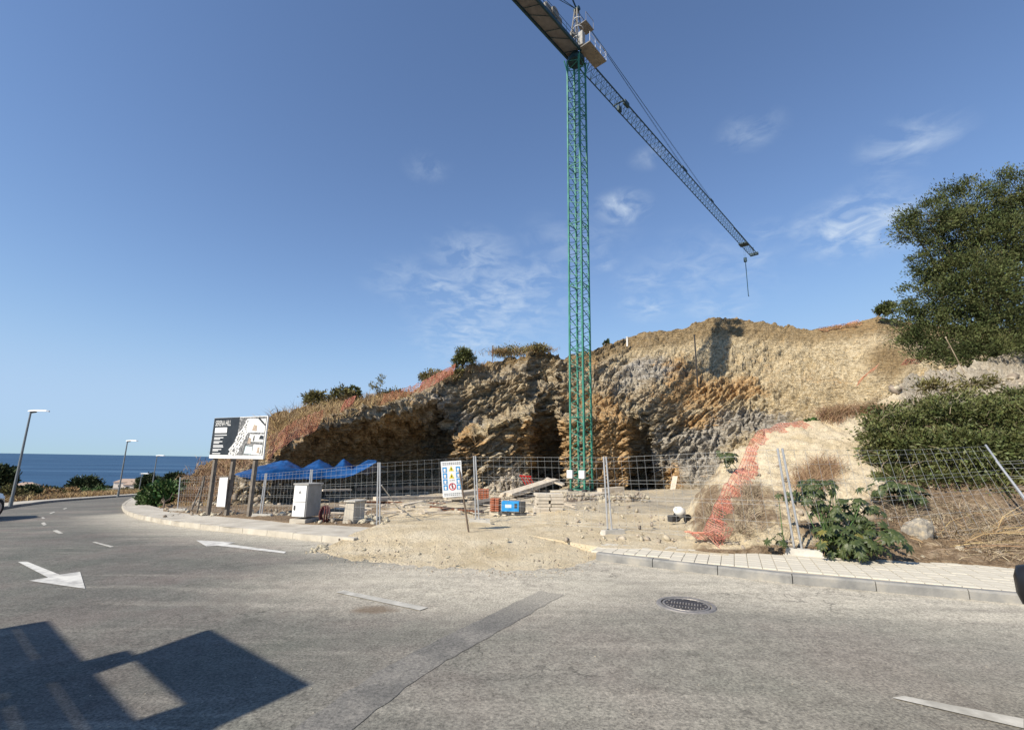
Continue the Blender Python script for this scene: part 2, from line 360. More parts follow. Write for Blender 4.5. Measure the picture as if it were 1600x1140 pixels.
def make_asphalt():
    m, N, L, b = node_mat('asphalt'); b.inputs['Roughness'].default_value = .92; b.inputs['Specular IOR Level'].default_value = .2
    tc = N.new('ShaderNodeTexCoord').outputs['Object']
    at = N.new('ShaderNodeVertexColor'); at.layer_name = 'zone'; sp = N.new('ShaderNodeSeparateColor'); L.new(at.outputs[0], sp.inputs[0])
    big = tex(N, L, tc, .35, 5, .6); fine = tex(N, L, tc, 42, 5, .85); mid = tex(N, L, tc, 6, 6, .7)
    along = tex(N, L, mapping(N, L, tc, (.25, 2.2, 1), (0, 0, R(-26))), 1.0, 6, .65)
    c = ramp(N, L, big, [(.3, (.098, .096, .089)), (.5, (.132, .128, .117)), (.7, (.175, .165, .147))])
    tone = ramp(N, L, tex(N, L, tc, .75, 4, .55), [(.32, (1.16, 1.06, 1.05)), (.5, (1.0, 1.0, .98)), (.68, (.84, .90, .86))]); c = mixc(N, L, 1.0, c, tone, 'MULTIPLY')
    dustf = mathn(N, L, 'MULTIPLY', sp.outputs[0], ramp(N, L, along, [(.25, (.45, .45, .45)), (.65, (1, 1, 1))]))
    c = mixc(N, L, dustf, c, (.50, .46, .375))
    streak = mathn(N, L, 'MULTIPLY', ramp(N, L, along, [(.54, (0, 0, 0)), (.70, (1, 1, 1))]), .6); c = mixc(N, L, streak, c, (.30, .28, .24))
    c = mixc(N, L, 1.0, c, ramp(N, L, fine, [(.34, (.40, .40, .40)), (.49, (.98, .98, .98)), (.64, (1.62, 1.60, 1.56))]), 'MULTIPLY')
    c = mixc(N, L, 1.0, c, ramp(N, L, mid, [(.25, (.70, .70, .70)), (.6, (1.08, 1.08, 1.08))]), 'MULTIPLY')
    vc = N.new('ShaderNodeTexVoronoi'); vc.feature = 'DISTANCE_TO_EDGE'; vc.inputs['Scale'].default_value = .42
    wv = N.new('ShaderNodeMix'); wv.data_type = 'VECTOR'; wv.inputs[0].default_value = .12; L.new(tc, wv.inputs[4]); nv_ = N.new('ShaderNodeTexNoise'); nv_.inputs['Scale'].default_value = 2.2; nv_.inputs['Detail'].default_value = 6; L.new(tc, nv_.inputs['Vector']); vs_ = N.new('ShaderNodeVectorMath'); vs_.operation = 'SCALE'; vs_.inputs['Scale'].default_value = 9.0; L.new(nv_.outputs['Color'], vs_.inputs[0]); L.new(vs_.outputs[0], wv.inputs[5]); L.new(wv.outputs[1], vc.inputs['Vector'])
    ck = mathn(N, L, 'MULTIPLY', ramp(N, L, vc.outputs[0], [(.0, (1, 1, 1)), (.007, (0, 0, 0))]), ramp(N, L, big, [(.46, (0, 0, 0)), (.56, (.75, .75, .75))])); c = mixc(N, L, ck, c, (.055, .052, .048))
    stain = ramp(N, L, mathn(N, L, 'ADD', sp.outputs[1], mathn(N, L, 'MULTIPLY', mathn(N, L, 'SUBTRACT', mid, .5), .9)), [(.4, (0, 0, 0)), (.8, (1, 1, 1))])
    c = mixc(N, L, mathn(N, L, 'MULTIPLY', stain, .6), c, (.12, .075, .04))
    L.new(c, b.inputs['Base Color']); bump(N, L, b, fine, .55, .006)
    m2, N, L, b = node_mat('asphalt_patch'); b.inputs['Roughness'].default_value = .9
    tc = N.new('ShaderNodeTexCoord').outputs['Object']; fine = tex(N, L, tc, 42, 5, .85); big = tex(N, L, tc, .9, 7, .7)
    c = ramp(N, L, big, [(.3, (.088, .086, .080)), (.48, (.135, .130, .118)), (.58, (.19, .18, .16))])
    at = N.new('ShaderNodeVertexColor'); at.layer_name = 'zone'; sp = N.new('ShaderNodeSeparateColor'); L.new(at.outputs[0], sp.inputs[0]); c = mixc(N, L, sp.outputs[0], c, (.29, .27, .225))
    c = mixc(N, L, 1.0, c, ramp(N, L, fine, [(.34, (.4, .4, .4)), (.49, (1, 1, 1)), (.64, (1.6, 1.58, 1.55))]), 'MULTIPLY')
    L.new(c, b.inputs['Base Color']); bump(N, L, b, fine, .5, .006)
make_asphalt()
def make_bank():
    m, N, L, b = node_mat('earth'); b.inputs['Roughness'].default_value = .97; b.inputs['Specular IOR Level'].default_value = .1
    tc = N.new('ShaderNodeTexCoord').outputs['Object']
    at = N.new('ShaderNodeVertexColor'); at.layer_name = 'zone'; sp = N.new('ShaderNodeSeparateColor'); L.new(at.outputs[0], sp.inputs[0])
    n1 = tex(N, L, tc, .9, 8, .65); n2 = tex(N, L, tc, 7, 7, .7); n3 = tex(N, L, tc, 28, 5, .7)
    sand = ramp(N, L, n1, [(.3, (.55, .445, .28)), (.5, (.68, .575, .40)), (.7, (.76, .67, .50))])
    soil = ramp(N, L, n2, [(.3, (.13, .09, .055)), (.5, (.25, .18, .115)), (.72, (.42, .33, .23))])
    grey = ramp(N, L, n2, [(.3, (.26, .22, .165)), (.5, (.41, .36, .28)), (.7, (.54, .49, .40))])
    f = ramp(N, L, mathn(N, L, 'ADD', sp.outputs[0], mathn(N, L, 'MULTIPLY', mathn(N, L, 'SUBTRACT', n2, .5), 1.2)), [(.35, (0, 0, 0)), (.65, (1, 1, 1))])
    f2 = ramp(N, L, mathn(N, L, 'ADD', sp.outputs[1], mathn(N, L, 'MULTIPLY', mathn(N, L, 'SUBTRACT', n1, .5), 1.2)), [(.35, (0, 0, 0)), (.65, (1, 1, 1))])
    c = mixc(N, L, f2, mixc(N, L, f, sand, soil), grey)
    c = mixc(N, L, 1.0, c, ramp(N, L, n3, [(.3, (.66, .64, .6)), (.5, (1, 1, 1)), (.7, (1.1, 1.1, 1.1))]), 'MULTIPLY')
    L.new(c, b.inputs['Base Color']); bump(N, L, b, mathn(N, L, 'ADD', n3, mathn(N, L, 'MULTIPLY', n2, 2.0)), .8, .05)
make_bank()
def make_sea():
    m, N, L, b = node_mat('sea_water'); b.inputs['Roughness'].default_value = .5; b.inputs['IOR'].default_value = 1.33; b.inputs['Specular IOR Level'].default_value = .12
    tc = N.new('ShaderNodeTexCoord').outputs['Object']
    st = mapping(N, L, tc, (.0011, .0042, .001), (0, 0, R(45))); n = tex(N, L, st, 1.0, 6, .55)
    n2 = tex(N, L, tc, .045, 5, .65)
    L.new(ramp(N, L, n, [(.35, (.024, .062, .125)), (.52, (.032, .080, .155)), (.60, (.042, .098, .18)), (.68, (.085, .15, .235))]), b.inputs['Base Color'])
    bump(N, L, b, n2, .5, 3.0)
make_sea()
def zone(o, RGB):
    ca = o.data.color_attributes.new('zone', 'FLOAT_COLOR', 'POINT'); a = np.ones((len(o.data.vertices), 4)); RGB = np.asarray(RGB); a[:, :RGB.shape[1]] = np.clip(RGB, 0, 1)
    ca.data.foreach_set('color', a.ravel()); return o

# ------------------------------------------------------------------ land and sea
HORIZON = lambda x: 720 + (x - 800) * 0.0164
def build_sea():
    V = [(-60000, -60000, -60), (60000, -60000, -60), (60000, 60000, -60), (-60000, 60000, -60)]
    o = np_mesh('sea', V, [(0, 1, 2, 3)], 'sea_water'); struct(o)
build_sea()
def land_h(x, y):
    c = -.83 * x - .55 * y; s = -.6 * x + .8 * y
    h = g(x, y) - .07 - .30 * np.maximum(0, c - 17) - .055 * np.maximum(0, s - 118) - .2 * np.maximum(0, s - 420)
    return np.maximum(h, -66)
def build_ground():
    rr = np.concatenate([[0.01], np.geomspace(3, 3000, 90)]); th = np.linspace(0, 2 * math.pi, 181)
    Rr, T = np.meshgrid(rr, th, indexing='ij'); X = Rr * np.cos(T); Y = Rr * np.sin(T)
    G = np.stack([X, Y, land_h(X, Y) + np.where(Rr > 60, fbm(np.stack([X * .02, Y * .02, X * 0], -1), 3) * .8, 0)], -1)
    o = grid_mesh('ground', G[:, ::-1], 'earth'); struct(o); zone(o, np.tile([.75, 0, 0], (len(o.data.vertices), 1)))
build_ground()

# plan lines read off the photograph, laid on the sloping ground
KERB_R = [cast(x, y)[:2] for x, y in ((931, 875), (1064, 891.6), (1237, 912), (1383, 925), (1552, 940))]
d_ = KERB_R[-1] - KERB_R[-2]; d_ /= np.linalg.norm(d_); KERB_R += [KERB_R[-1] + d_ * k for k in (3, 8)]
KERB_L = [cast(x, y)[:2] for x, y in ((212, 778), (200, 786), (195, 792), (199, 799), (207, 804), (225, 810), (250, 815), (287, 821), (325, 826), (362, 830), (400, 833), (475, 841), (560, 850))]
KERB_F = [cast(x, y)[:2] for x, y in ((215, 774), (185, 776.3), (150, 779), (112, 782), (75, 785), (25, 792), (0, 796.5))]
d_ = KERB_F[-1] - KERB_F[-2]; d_ /= np.linalg.norm(d_); KERB_F += [KERB_F[-1] + d_ * k for k in (8, 20, 40)]
d_ = KERB_F[0] - KERB_F[1]; d_ /= np.linalg.norm(d_); KERB_F = [KERB_F[0] + d_ * 30] + KERB_F
def resample(pts, step):
    p = np.array(pts, float); s = np.concatenate([[0], np.cumsum(np.linalg.norm(np.diff(p, axis=0), axis=1))])
    n = max(2, int(round(s[-1] / step)) + 1); t = np.linspace(0, s[-1], n)
    return np.stack([np.interp(t, s, p[:, k]) for k in range(2)], -1)
def normals2(p):
    t = np.gradient(p, axis=0); t /= np.linalg.norm(t, axis=1)[:, None]; return np.stack([-t[:, 1], t[:, 0]], -1)
def seg_dist(X, Y, line):
    d = np.full(X.shape, 1e9)
    for a, b in zip(line[:-1], line[1:]):
        ab = b - a; t = np.clip(((X - a[0]) * ab[0] + (Y - a[1]) * ab[1]) / (ab @ ab), 0, 1)
        d = np.minimum(d, np.hypot(X - a[0] - ab[0] * t, Y - a[1] - ab[1] * t))
    return d
def build_road():
    xs = np.concatenate([np.linspace(-120, -22, 90), np.linspace(-21.6, 12, 170), np.linspace(12.6, 40, 40)])
    ys = np.concatenate([np.linspace(-12, 1, 20), np.linspace(1.2, 18, 110), np.linspace(18.5, 130, 150)])
    X, Y = np.meshgrid(xs, ys); G = np.stack([X, Y, g(X, Y)], -1); o = grid_mesh('road', G, 'asphalt'); struct(o)
    line = np.array(list(reversed(KERB_R)) + list(reversed(KERB_L[4:])))
    d = seg_dist(X.ravel(), Y.ravel(), line)
    dust = .9 * (1 - sstep(.1, 2.4, d)) + .04 + .30 * sstep(-3.5, 2, X.ravel())
    mid = cast(760, 905)[:2]; dust = np.maximum(dust, 1.0 * (1 - sstep(.6, 2.9, np.hypot((X.ravel() - mid[0]) * .62, Y.ravel() - mid[1]))))
    st = np.zeros_like(dust); q = cast(585, 952)[:2]
    st = 1 - sstep(.05, .42, np.hypot((X.ravel() - q[0]) * .8, (Y.ravel() - q[1]) * 1.3))
    zone(o, np.stack([dust, st, st * 0], -1))
build_road()
def strip_patch(name, pts, w, mat, off=.004):
    p = resample(pts, .12); n = normals2(p); k = np.arange(len(p)); j = (RNG.random(len(p)) - .5) * .03
    a = p + n * (w / 2 + j)[:, None]; b = p - n * (w / 2 + j[::-1])[:, None]
    G = np.stack([np.column_stack([a, g(a[:, 0], a[:, 1]) + off]), np.column_stack([b, g(b[:, 0], b[:, 1]) + off])], 1)
    o = grid_mesh(name, G, mat); f = 1 - sstep(0, 1.6, np.arange(len(p)) * .12); e = sstep(3.2, 6.5, np.arange(len(p)) * .12) * .35; zone(o, np.repeat(np.stack([np.maximum(f, e)] * 3, -1)[:, None], 2, 1).reshape(-1, 3)); return struct(o)
strip_patch('asphalt_patch', [cast(x, y)[:2] for x, y in ((862, 926), (830, 942), (770, 974), (680, 1020), (610, 1062), (540, 1112), (480, 1160))], .37, 'asphalt_patch')
def marking(name, px, mat, off=.008):
    p = [cast(x, y) for x, y in px]; mb = MB(); mb.poly([(q[0], q[1], q[2] + off) for q in p][::-1]); o = mb.build(name, mat)
    if o.data.polygons[0].normal.z < 0: o.data.flip_normals()
    return struct(o)
marking('road_arrow', ((28, 878), (42, 877.5), (93, 898), (125, 893.5), (133, 920), (45, 907.5), (75, 902.5)), 'road_paint')
marking('road_arrow', ((306, 844), (368, 847.5), (356, 850), (447, 862), (444, 864.5), (340, 852.5), (322, 853.5)), 'road_paint')
for q in (((144, 847), (149, 846.5), (178, 854), (172, 855)), ((82, 829), (89, 828), (99, 833), (92, 834)), ((64, 817.5), (69, 815.5), (73, 819.5), (68, 821)),
          ((64, 808.5), (67, 807.5), (71, 809.5), (67, 810.5)), ((77, 801.5), (84, 799), (86, 800), (79, 802.5)), ((98, 794.6), (103, 793.2), (105, 794), (100, 795.4)),
          ((525, 926), (536, 922.5), (669, 949.5), (656, 954)), ((1394, 1091), (1412, 1088), (1600, 1124), (1600, 1139))):
    marking('lane_dash', q, 'worn_paint')

# kerbs and pavements
def kerb(name, line, side, w=.14, h=.13, step=1.0, mat='kerb_stone', near=None):
    p = resample(line, step); n = normals2(p) * side
    mb_t = thing_struct(name)
    for i in range(len(p) - 1):
        a, b = p[i], p[i + 1]; t = (b - a) / np.linalg.norm(b - a); a2 = a + t * .006; b2 = b - t * .006
        mb = MB(); V = []; lift = RNG.normal() * .004
        for q, m in ((a2, n[i]), (b2, n[i + 1])):
            z = float(g(*q)); c = q + m * w
            V += [(q[0], q[1], z - .1), (q[0] + m[0] * .004, q[1] + m[1] * .004, z + h - .025 + lift), (q[0] + m[0] * .025, q[1] + m[1] * .025, z + h + lift), (c[0], c[1], z + h + lift), (c[0], c[1], z - .1)]
        F = [(k, k + 1, k + 6, k + 5) for k in range(4)] + [(4, 3, 2, 1, 0), (5, 6, 7, 8, 9)]
        mb.add(V, F); o = mb.build('kerbstone', mat, mb_t)
        bm = bmesh.new(); bm.from_mesh(o.data); bmesh.ops.recalc_face_normals(bm, faces=bm.faces); bm.to_mesh(o.data); bm.free()
    return mb_t
def thing_struct(name):
    o = bpy.data.objects.new(name, None); col.objects.link(o); o['kind'] = 'structure'; return o
def pavement(name, front, back, off, mat, wob=.0):
    f = np.array(front); b = np.array(back); n = 14
    t = np.linspace(0, 1, n)[None, :, None]; q = f[:, None] * (1 - t) + b[:, None] * t
    G = np.concatenate([q, (g(q[..., 0], q[..., 1]) + off)[..., None]], -1)
    if wob: G[..., 2] += fbm(np.stack([q[..., 0] * 1.2, q[..., 1] * 1.2, q[..., 0] * 0], -1), 3) * wob
    return grid_mesh(name, G, mat)
kerb('kerb_by_the_bank', KERB_R, 1)
fl = resample(KERB_R, .35); nl = normals2(fl)
BACK_R = np.array([cast(x, y, .13)[:2] for x, y in ((985, 851), (1088, 857), (1263, 868), (1381, 875), (1600, 884))])
dd = BACK_R[-1] - BACK_R[-2]; dd /= np.linalg.norm(dd); BACK_R = np.vstack([BACK_R, BACK_R[-1] + dd * 10])
def back_at(p, n):                                                     # distance from kerb to the back edge along the normal
    best = 2.0
    for a, b in zip(BACK_R[:-1], BACK_R[1:]):
        M_ = np.array([n, a - b]).T
        if abs(np.linalg.det(M_)) < 1e-6: continue
        u, v = np.linalg.solve(M_, a - p)
        if -.2 <= v <= 1.2 and u > 0: best = u; break
    return min(max(best, .5), 3.0)
PW = np.array([back_at(p, n) for p, n in zip(fl, nl)])
pv = pavement('pavement', fl + nl * .14, fl + nl * PW[:, None], .118, 'paver_joint'); struct(pv)
def tiles():
    d = (KERB_R[4] - KERB_R[1]); L_ = np.linalg.norm(d); d = d / L_; n = np.array([-d[1], d[0]])
    o0 = KERB_R[1] + n * .16; spots = []
    for i in range(-8, 40):
        for j in range(0, 14):
            c = o0 + d * (i * .202 + .1) + n * (j * .202 + .1)
            k = np.argmin(np.hypot(*(fl - c).T)); u = (c - fl[k]) @ nl[k]
            if .23 < u < PW[k] - .02: spots.append((np.hypot(c[0], c[1]), c))
    spots.sort(key=lambda s: s[0]); mb = MB(); mb.add([], [])
    def tile_geo(mb, c=(0, 0, 0), rz=0):
        h = .097
        for sx in (-1, 1):
            for sy in (-1, 1): pass
        mb.bbox(c, (.192, .192, .03), .006, rz)
    tile_geo(mb); rz = math.atan2(d[1], d[0]); base = mb.build('paving_tile', 'paver', pv); me = base.data; first = True; rest = MB()
    for k, (_, c) in enumerate(spots):
        z = float(g(*c)) + .118 + RNG.normal() * .0018
        if k < 300:
            o = base if first else bpy.data.objects.new('paving_tile', me)
            if not first: col.objects.link(o); o.parent = pv
            first = False; o.location = (c[0], c[1], z); o.rotation_euler = (RNG.normal() * .004, RNG.normal() * .004, rz)
        else: tile_geo(rest, (c[0], c[1], z), rz)
    if rest.v: o = rest.build('paving_tiles', 'paver', pv); o['kind'] = 'stuff'
tiles()
kerb('kerb_by_the_corner', KERB_L[::-1], 1, step=1.0, mat='pale_concrete')
FENCE_PX = [(232, 793), (262, 797), (300, 801), (330, 804), (365, 807), (400, 810), (470, 817), (530, 819), (585, 822)]
fL = resample(KERB_L[::-1], .5)
nL = normals2(fL)
BACK_L = resample([cast(x, y, .13)[:2] for x, y in reversed(FENCE_PX)], .1)
mid_i = np.linspace(0, 1, len(fL)); bl = np.stack([np.interp(mid_i, np.linspace(0, 1, len(BACK_L)), BACK_L[:, k]) for k in range(2)], -1)
struct(pavement('pavement_corner', fL + nL * .14, bl, .122, 'pale_concrete', .01))
kerb('kerb_across_the_road', KERB_F, -1, step=2.0, mat='kerb_stone')
fF = resample(KERB_F, 1.0); nF = -normals2(fF)
struct(pavement('pavement_across', fF + nF * .14, fF + nF * 1.5, .126, 'pale_concrete'))
vg = pavement('verge', fF + nF * 1.5, fF + nF * 11, .10, 'earth', .10); struct(vg); zone(vg, np.tile([.85, 0, 0], (len(vg.data.vertices), 1)))
# ------------------------------------------------------------------ excavated hillside
CL = {  # photograph column: (row, metres deep) from the foot to the crest
 225: [(800,24),(796,24.3),(792,24.6),(788,25),(785,25.5),(782,26),(780,26.5)],
 262: [(803,22.5),(797,23),(790,23.6),(783,24.4),(776,25.3),(769,26.2),(762,27)],
 300: [(808,21.3),(792,22.2),(781,23),(770,24),(760,25),(750,26),(741,27)],
 330: [(814,20.6),(792,21.5),(775,22.5),(760,24),(745,26),(730,28),(714,30)],
 380: [(817,20.6),(790,22),(770,23),(745,24.5),(725,26),(700,28),(676,30)],
 430: [(816,21.5),(790,23),(765,24.5),(735,25.5),(704,26),(676,28.5),(648,31)],
 480: [(814,23),(788,26),(760,30),(718,31.5),(670,28),(650,31),(632,34)],
 540: [(804,26),(782,30.5),(757,35),(714,36),(650,30.4),(635,34),(624,37)],
 600: [(794,29.5),(776,34),(752,38.5),(702,39.8),(639,33.2),(630,37),(621,40)],
 650: [(786,32.5),(766,37),(742,41),(692,42),(627,36.2),(614,40),(604,43)],
 688: [(780,35),(756,38.2),(735,41),(690,42.5),(622,39),(598,42),(583,45)],
 712: [(778,36),(750,36.6),(718,37),(686,37.2),(664,41.5),(606,43),(576,46)],
 750: [(776,36.5),(740,37),(705,37.4),(672,37.6),(654,42.5),(598,44),(567,48)],
 790: [(774,37.5),(735,38),(698,38.2),(653,38.4),(640,43.5),(588,45.5),(556,50)],
 826: [(772,38.4),(735,38.9),(692,39.1),(643,39.3),(634,44.3),(582,46.3),(546,51)],
 832: [(772,38.5),(735,39),(692,39.2),(643,39.4),(634,44.5),(590,49.5),(545,51)],
 842: [(770,45.5),(735,46.5),(692,47),(650,46),(612,46),(588,50),(546,51.5)],
 858: [(770,46.5),(735,47.5),(695,48),(654,46.5),(608,46.5),(584,50),(547,51.5)],
 868: [(770,46.5),(735,47.5),(695,48),(656,46.6),(622,47),(588,48.5),(549,51.5)],
 880: [(770,40.0),(735,40.3),(695,40.6),(660,41.0),(645,46.8),(596,48.5),(553,52)],
 930: [(772,39.2),(735,39.6),(695,40.0),(652,40.5),(642,45),(600,47.8),(544,53)],
 984: [(772,39.0),(735,39.4),(695,39.9),(660,40.6),(646,45),(608,48.3),(522,57)],
 991: [(769,46.0),(735,46.8),(695,47.2),(668,46.6),(646,45.2),(608,48.5),(520,57.2)],
 1014: [(769,46.2),(735,46.8),(695,46.4),(662,45.4),(642,46.2),(606,48.8),(516,57.7)],
 1022: [(768,42.4),(735,43.1),(695,44.4),(660,45.5),(640,46.4),(604,49),(514,58)],
 1025: [(768,42.6),(735,43.3),(695,44.6),(660,45.6),(640,46.5),(604,49),(514,58)],
 1058: [(768,42.3),(735,43.3),(695,45),(660,46.2),(636,47.3),(602,50),(512,59)],
 1120: [(768,40),(735,42),(700,44.5),(660,47),(636,48.5),(602,51),(492,61)],
 1200: [(764,38),(735,40.5),(700,43.5),(655,47),(635,48.5),(600,51),(501,61)],
 1270: [(764,34),(735,37),(700,41),(655,45),(630,47),(595,50),(513,60)],
 1330: [(764,31),(735,34),(700,38.5),(650,43.5),(625,45.5),(590,48.5),(501,58.5)],
 1370: [(764,29),(735,32),(700,36.5),(650,41.5),(622,44),(585,47),(491,57)],
 1430: [(764,28),(735,31),(700,35),(650,40),(620,43),(580,46),(503,56)],
 1520: [(764,27),(735,30),(700,34),(650,39),(615,42),(575,45),(510,55)],
 1720: [(764,26),(735,29),(700,33),(650,38),(615,41),(575,44),(520,54)],
}
def dense(cols, xs, nv, sm=0):
    kx = np.array(sorted(cols)); C = np.array([cols[k] for k in kx], float)          # (m, levels, 2)
    lev = C.shape[1]; t = np.linspace(0, lev - 1, nv); out = np.zeros((len(xs), nv, 2))
    for c in range(2):
        cx = np.stack([np.interp(xs, kx, C[:, l, c]) for l in range(lev)], 1)
        i = np.clip(t.astype(int), 0, lev - 2); f = t - i; out[..., c] = cx[:, i] * (1 - f) + cx[:, i + 1] * f
    return out
def smooth(a, n, axis):
    k = np.ones(n) / n; pad = [(0, 0)] * a.ndim; pad[axis] = (n // 2, n // 2); b = np.pad(a, pad, mode='edge')
    return np.apply_along_axis(lambda v: np.convolve(v, k, 'valid'), axis, b)
def blob(px, py, x, y, rx, ry): return np.exp(-(((px - x) / rx) ** 2 + ((py - y) / ry) ** 2))
CLX = np.arange(225, 1720, 1.5); CNV = 250
CD = dense(CL, CLX, CNV); CD = smooth(CD, 3, 0); CD = smooth(CD, 5, 1)
def cliff_z(px, py):
    i = int(np.clip(round((px - 225) / 1.5), 0, len(CLX) - 1)); r = CD[i]; k = np.argsort(r[:, 0]); return float(np.interp(py, r[k, 0], r[k, 1]))
def onto(px, py, off=0.0): return P(px, py, cliff_z(px, py) - off)
def build_cliff():
    PX = np.repeat(CLX[:, None], CNV, 1); PY = CD[..., 0]; Z = CD[..., 1]
    D = A_FWD + A_RIGHT * ((PX - W0 / 2) / FPX)[..., None] + A_UP * ((H0 / 2 - PY) / FPX)[..., None]
    G = CAM + D * Z[..., None]
    tv = np.linspace(0, 1, CNV)[None, :]
    soil = np.maximum(sstep(.66, .8, tv) * (1 - sstep(560, 720, PX)), (1 - sstep(300, 420, PX)) * sstep(.1, .3, tv))
    soil = np.maximum(soil, .62 * sstep(.90, .97, tv)); soil = np.maximum(soil, .75 * blob(PX, PY, 1390, 560, 60, 40))
    soil = np.maximum(soil, .8 * blob(PX, PY, 800, 556, 60, 14))
    # normals of the smooth sheet
    du = np.gradient(G, axis=0); dv = np.gradient(G, axis=1); Nn = np.cross(du, dv); Nn /= np.linalg.norm(Nn, axis=-1)[..., None] + 1e-9
    flip = np.sign((Nn * (CAM - G)).sum(-1))[..., None]; Nn = Nn * flip
    ca, sa = math.cos(R(32)), math.sin(R(32))
    Q = np.stack([G[..., 0] * ca + G[..., 2] * sa, G[..., 1], -G[..., 0] * sa + G[..., 2] * ca], -1)     # strata dip
    S = Q * np.array([.28, .35, 1.25])
    rough = 1 - .78 * soil; upper = sstep(.78, .95, tv) * sstep(900, 1000, PX)
    amp = (Z / 40.0) * rough * (1 - .45 * upper) * (1 - .45 * blob(PX, PY, 957, 705, 30, 55))
    fineu = sstep(.5, .62, tv) * sstep(960, 1040, PX); wp = G * .5; WS = S + np.stack([noise(wp), noise(wp + 31), noise(wp + 57)], -1) * .45
    b1, e1 = worley(WS * np.array([1.9, 1.6, 1.0])); b2, e2 = worley(WS * np.array([6.0, 5.0, 3.2]) + 11)
    d = fbm(G * .13, 3) * .30 * amp + fbm(S * np.array([.5, .5, 1.3]), 5, 2.1, .6, True) * .38 * amp + ((b1 - .5) * .85 - .45 * np.exp(-e1 / .09)) * amp * (1 - .8 * fineu) + ((b2 - .5) * .34 - .20 * np.exp(-e2 / .12)) * amp * (1 - .55 * fineu) + fbm(G * 3.3, 3) * .13 * amp
    for k_, (fr, am) in enumerate(((.75, .55), (2.1, .24))):                 # bedding ledges
        bs = Q[..., 2] * fr + fbm(G * .22 + k_ * 9, 3) * .9; sw = bs - np.floor(bs); d += (sw ** 1.6 - .4) * am * amp * (1 + .5 * fineu) * (.35 + .65 * sstep(-.25, .25, fbm(G * .17 + 60 + k_, 3)))
    # blocky steps: quantise part of the strata field
    q = fbm(S * .55 + 3, 3); d += (np.floor(q * 5) / 5 - q) * .8 * amp
    edge = np.minimum(1, np.minimum(tv / .03, 1)); d = d * edge
    G = G + Nn * (d - .35 * amp)[..., None]
    G[..., 2] += fbm(np.stack([G[..., 0] * .6, G[..., 1] * .6, G[..., 2] * 0], -1), 4) * .28 * sstep(.9, 1, tv)
    # land running back behind the crest
    top = G[:, -1]; away = D[:, -1].copy(); away[:, 2] = 0; away /= np.linalg.norm(away, axis=1)[:, None]; ext = []
    for k, (r, dz) in enumerate(((2, .02), (6, -.25), (14, -1.4), (35, -7), (90, -30))):
        e = top + away * r; e[:, 2] = top[:, 2] + dz + (fbm(e * .25, 3) * .3 if k < 3 else 0); ext.append(e)
    G2 = np.concatenate([G, np.stack(ext, 1)], 1)
    o = grid_mesh('hillside', G2, 'rock', smooth=False); struct(o)
    cave = .75 * blob(PX, PY, 520, 695, 60, 40) + .75 * blob(PX, PY, 620, 690, 60, 45) + .6 * blob(PX, PY, 470, 710, 40, 30); orange = cave * .75 + 1.15 * blob(PX, PY, 957, 705, 36, 62) + .7 * blob(PX, PY, 960, 660, 30, 25) + .75 * blob(PX, PY, 735, 690, 26, 22) + .8 * blob(PX, PY, 840, 690, 45, 40) \
        + .7 * blob(PX, PY, 1075, 612, 70, 24) + .55 * blob(PX, PY, 1150, 610, 60, 16) + .6 * blob(PX, PY, 1085, 655, 34, 14) + .55 * blob(PX, PY, 920, 560, 30, 18) + .5 * blob(PX, PY, 910, 620, 30, 24) \
        + .55 * blob(PX, PY, 620, 690, 40, 26) + .45 * blob(PX, PY, 1060, 565, 30, 16) + .5 * blob(PX, PY, 1300, 590, 50, 12) + .6 * blob(PX, PY, 1050, 745, 14, 26) + .5 * blob(PX, PY, 885, 720, 14, 40) + .55 * blob(PX, PY, 440, 690, 14, 30) \
        + .55 * blob(PX, PY, 1330, 507, 55, 12)
    cream = .55 * sstep(990, 1120, PX) + .75 * blob(PX, PY, 1020, 548, 70, 14) + .7 * blob(PX, PY, 1230, 565, 120, 40) + .6 * blob(PX, PY, 760, 665, 60, 14) + .45 * blob(PX, PY, 700, 615, 40, 26) + .75 * blob(PX, PY, 955, 715, 22, 44) + .55 * blob(PX, PY, 1180, 540, 60, 30) + .5 * blob(PX, PY, 1330, 590, 40, 20) + .12
    big = fbm(G * np.array([.10, .10, .22]) + 40, 4); slate = .9 * blob(PX, PY, 1090, 715, 60, 60) + .7 * blob(PX, PY, 1190, 655, 90, 22) + .8 * blob(PX, PY, 1010, 570, 60, 20) + .55 * blob(PX, PY, 700, 625, 45, 30) + .5 * blob(PX, PY, 740, 655, 40, 14) + .5 * blob(PX, PY, 980, 600, 50, 18) + .5 * blob(PX, PY, 1030, 690, 20, 40) + .25 * big
    RGB = np.stack([orange + .10 + .22 * big + (b1 - .5) * .38 * (1 - soil), cream - .35 * big + (b2 - .5) * .5 * (1 - soil), soil, slate], -1)
    RGB2 = np.concatenate([RGB, np.repeat(np.stack([RGB[:, -1, 0] * 0 + .1, RGB[:, -1, 1], np.maximum(RGB[:, -1, 2], .6), RGB[:, -1, 0] * 0], -1)[:, None], 5, 1)], 1)
    zone(o, RGB2.reshape(-1, 4))
build_cliff()

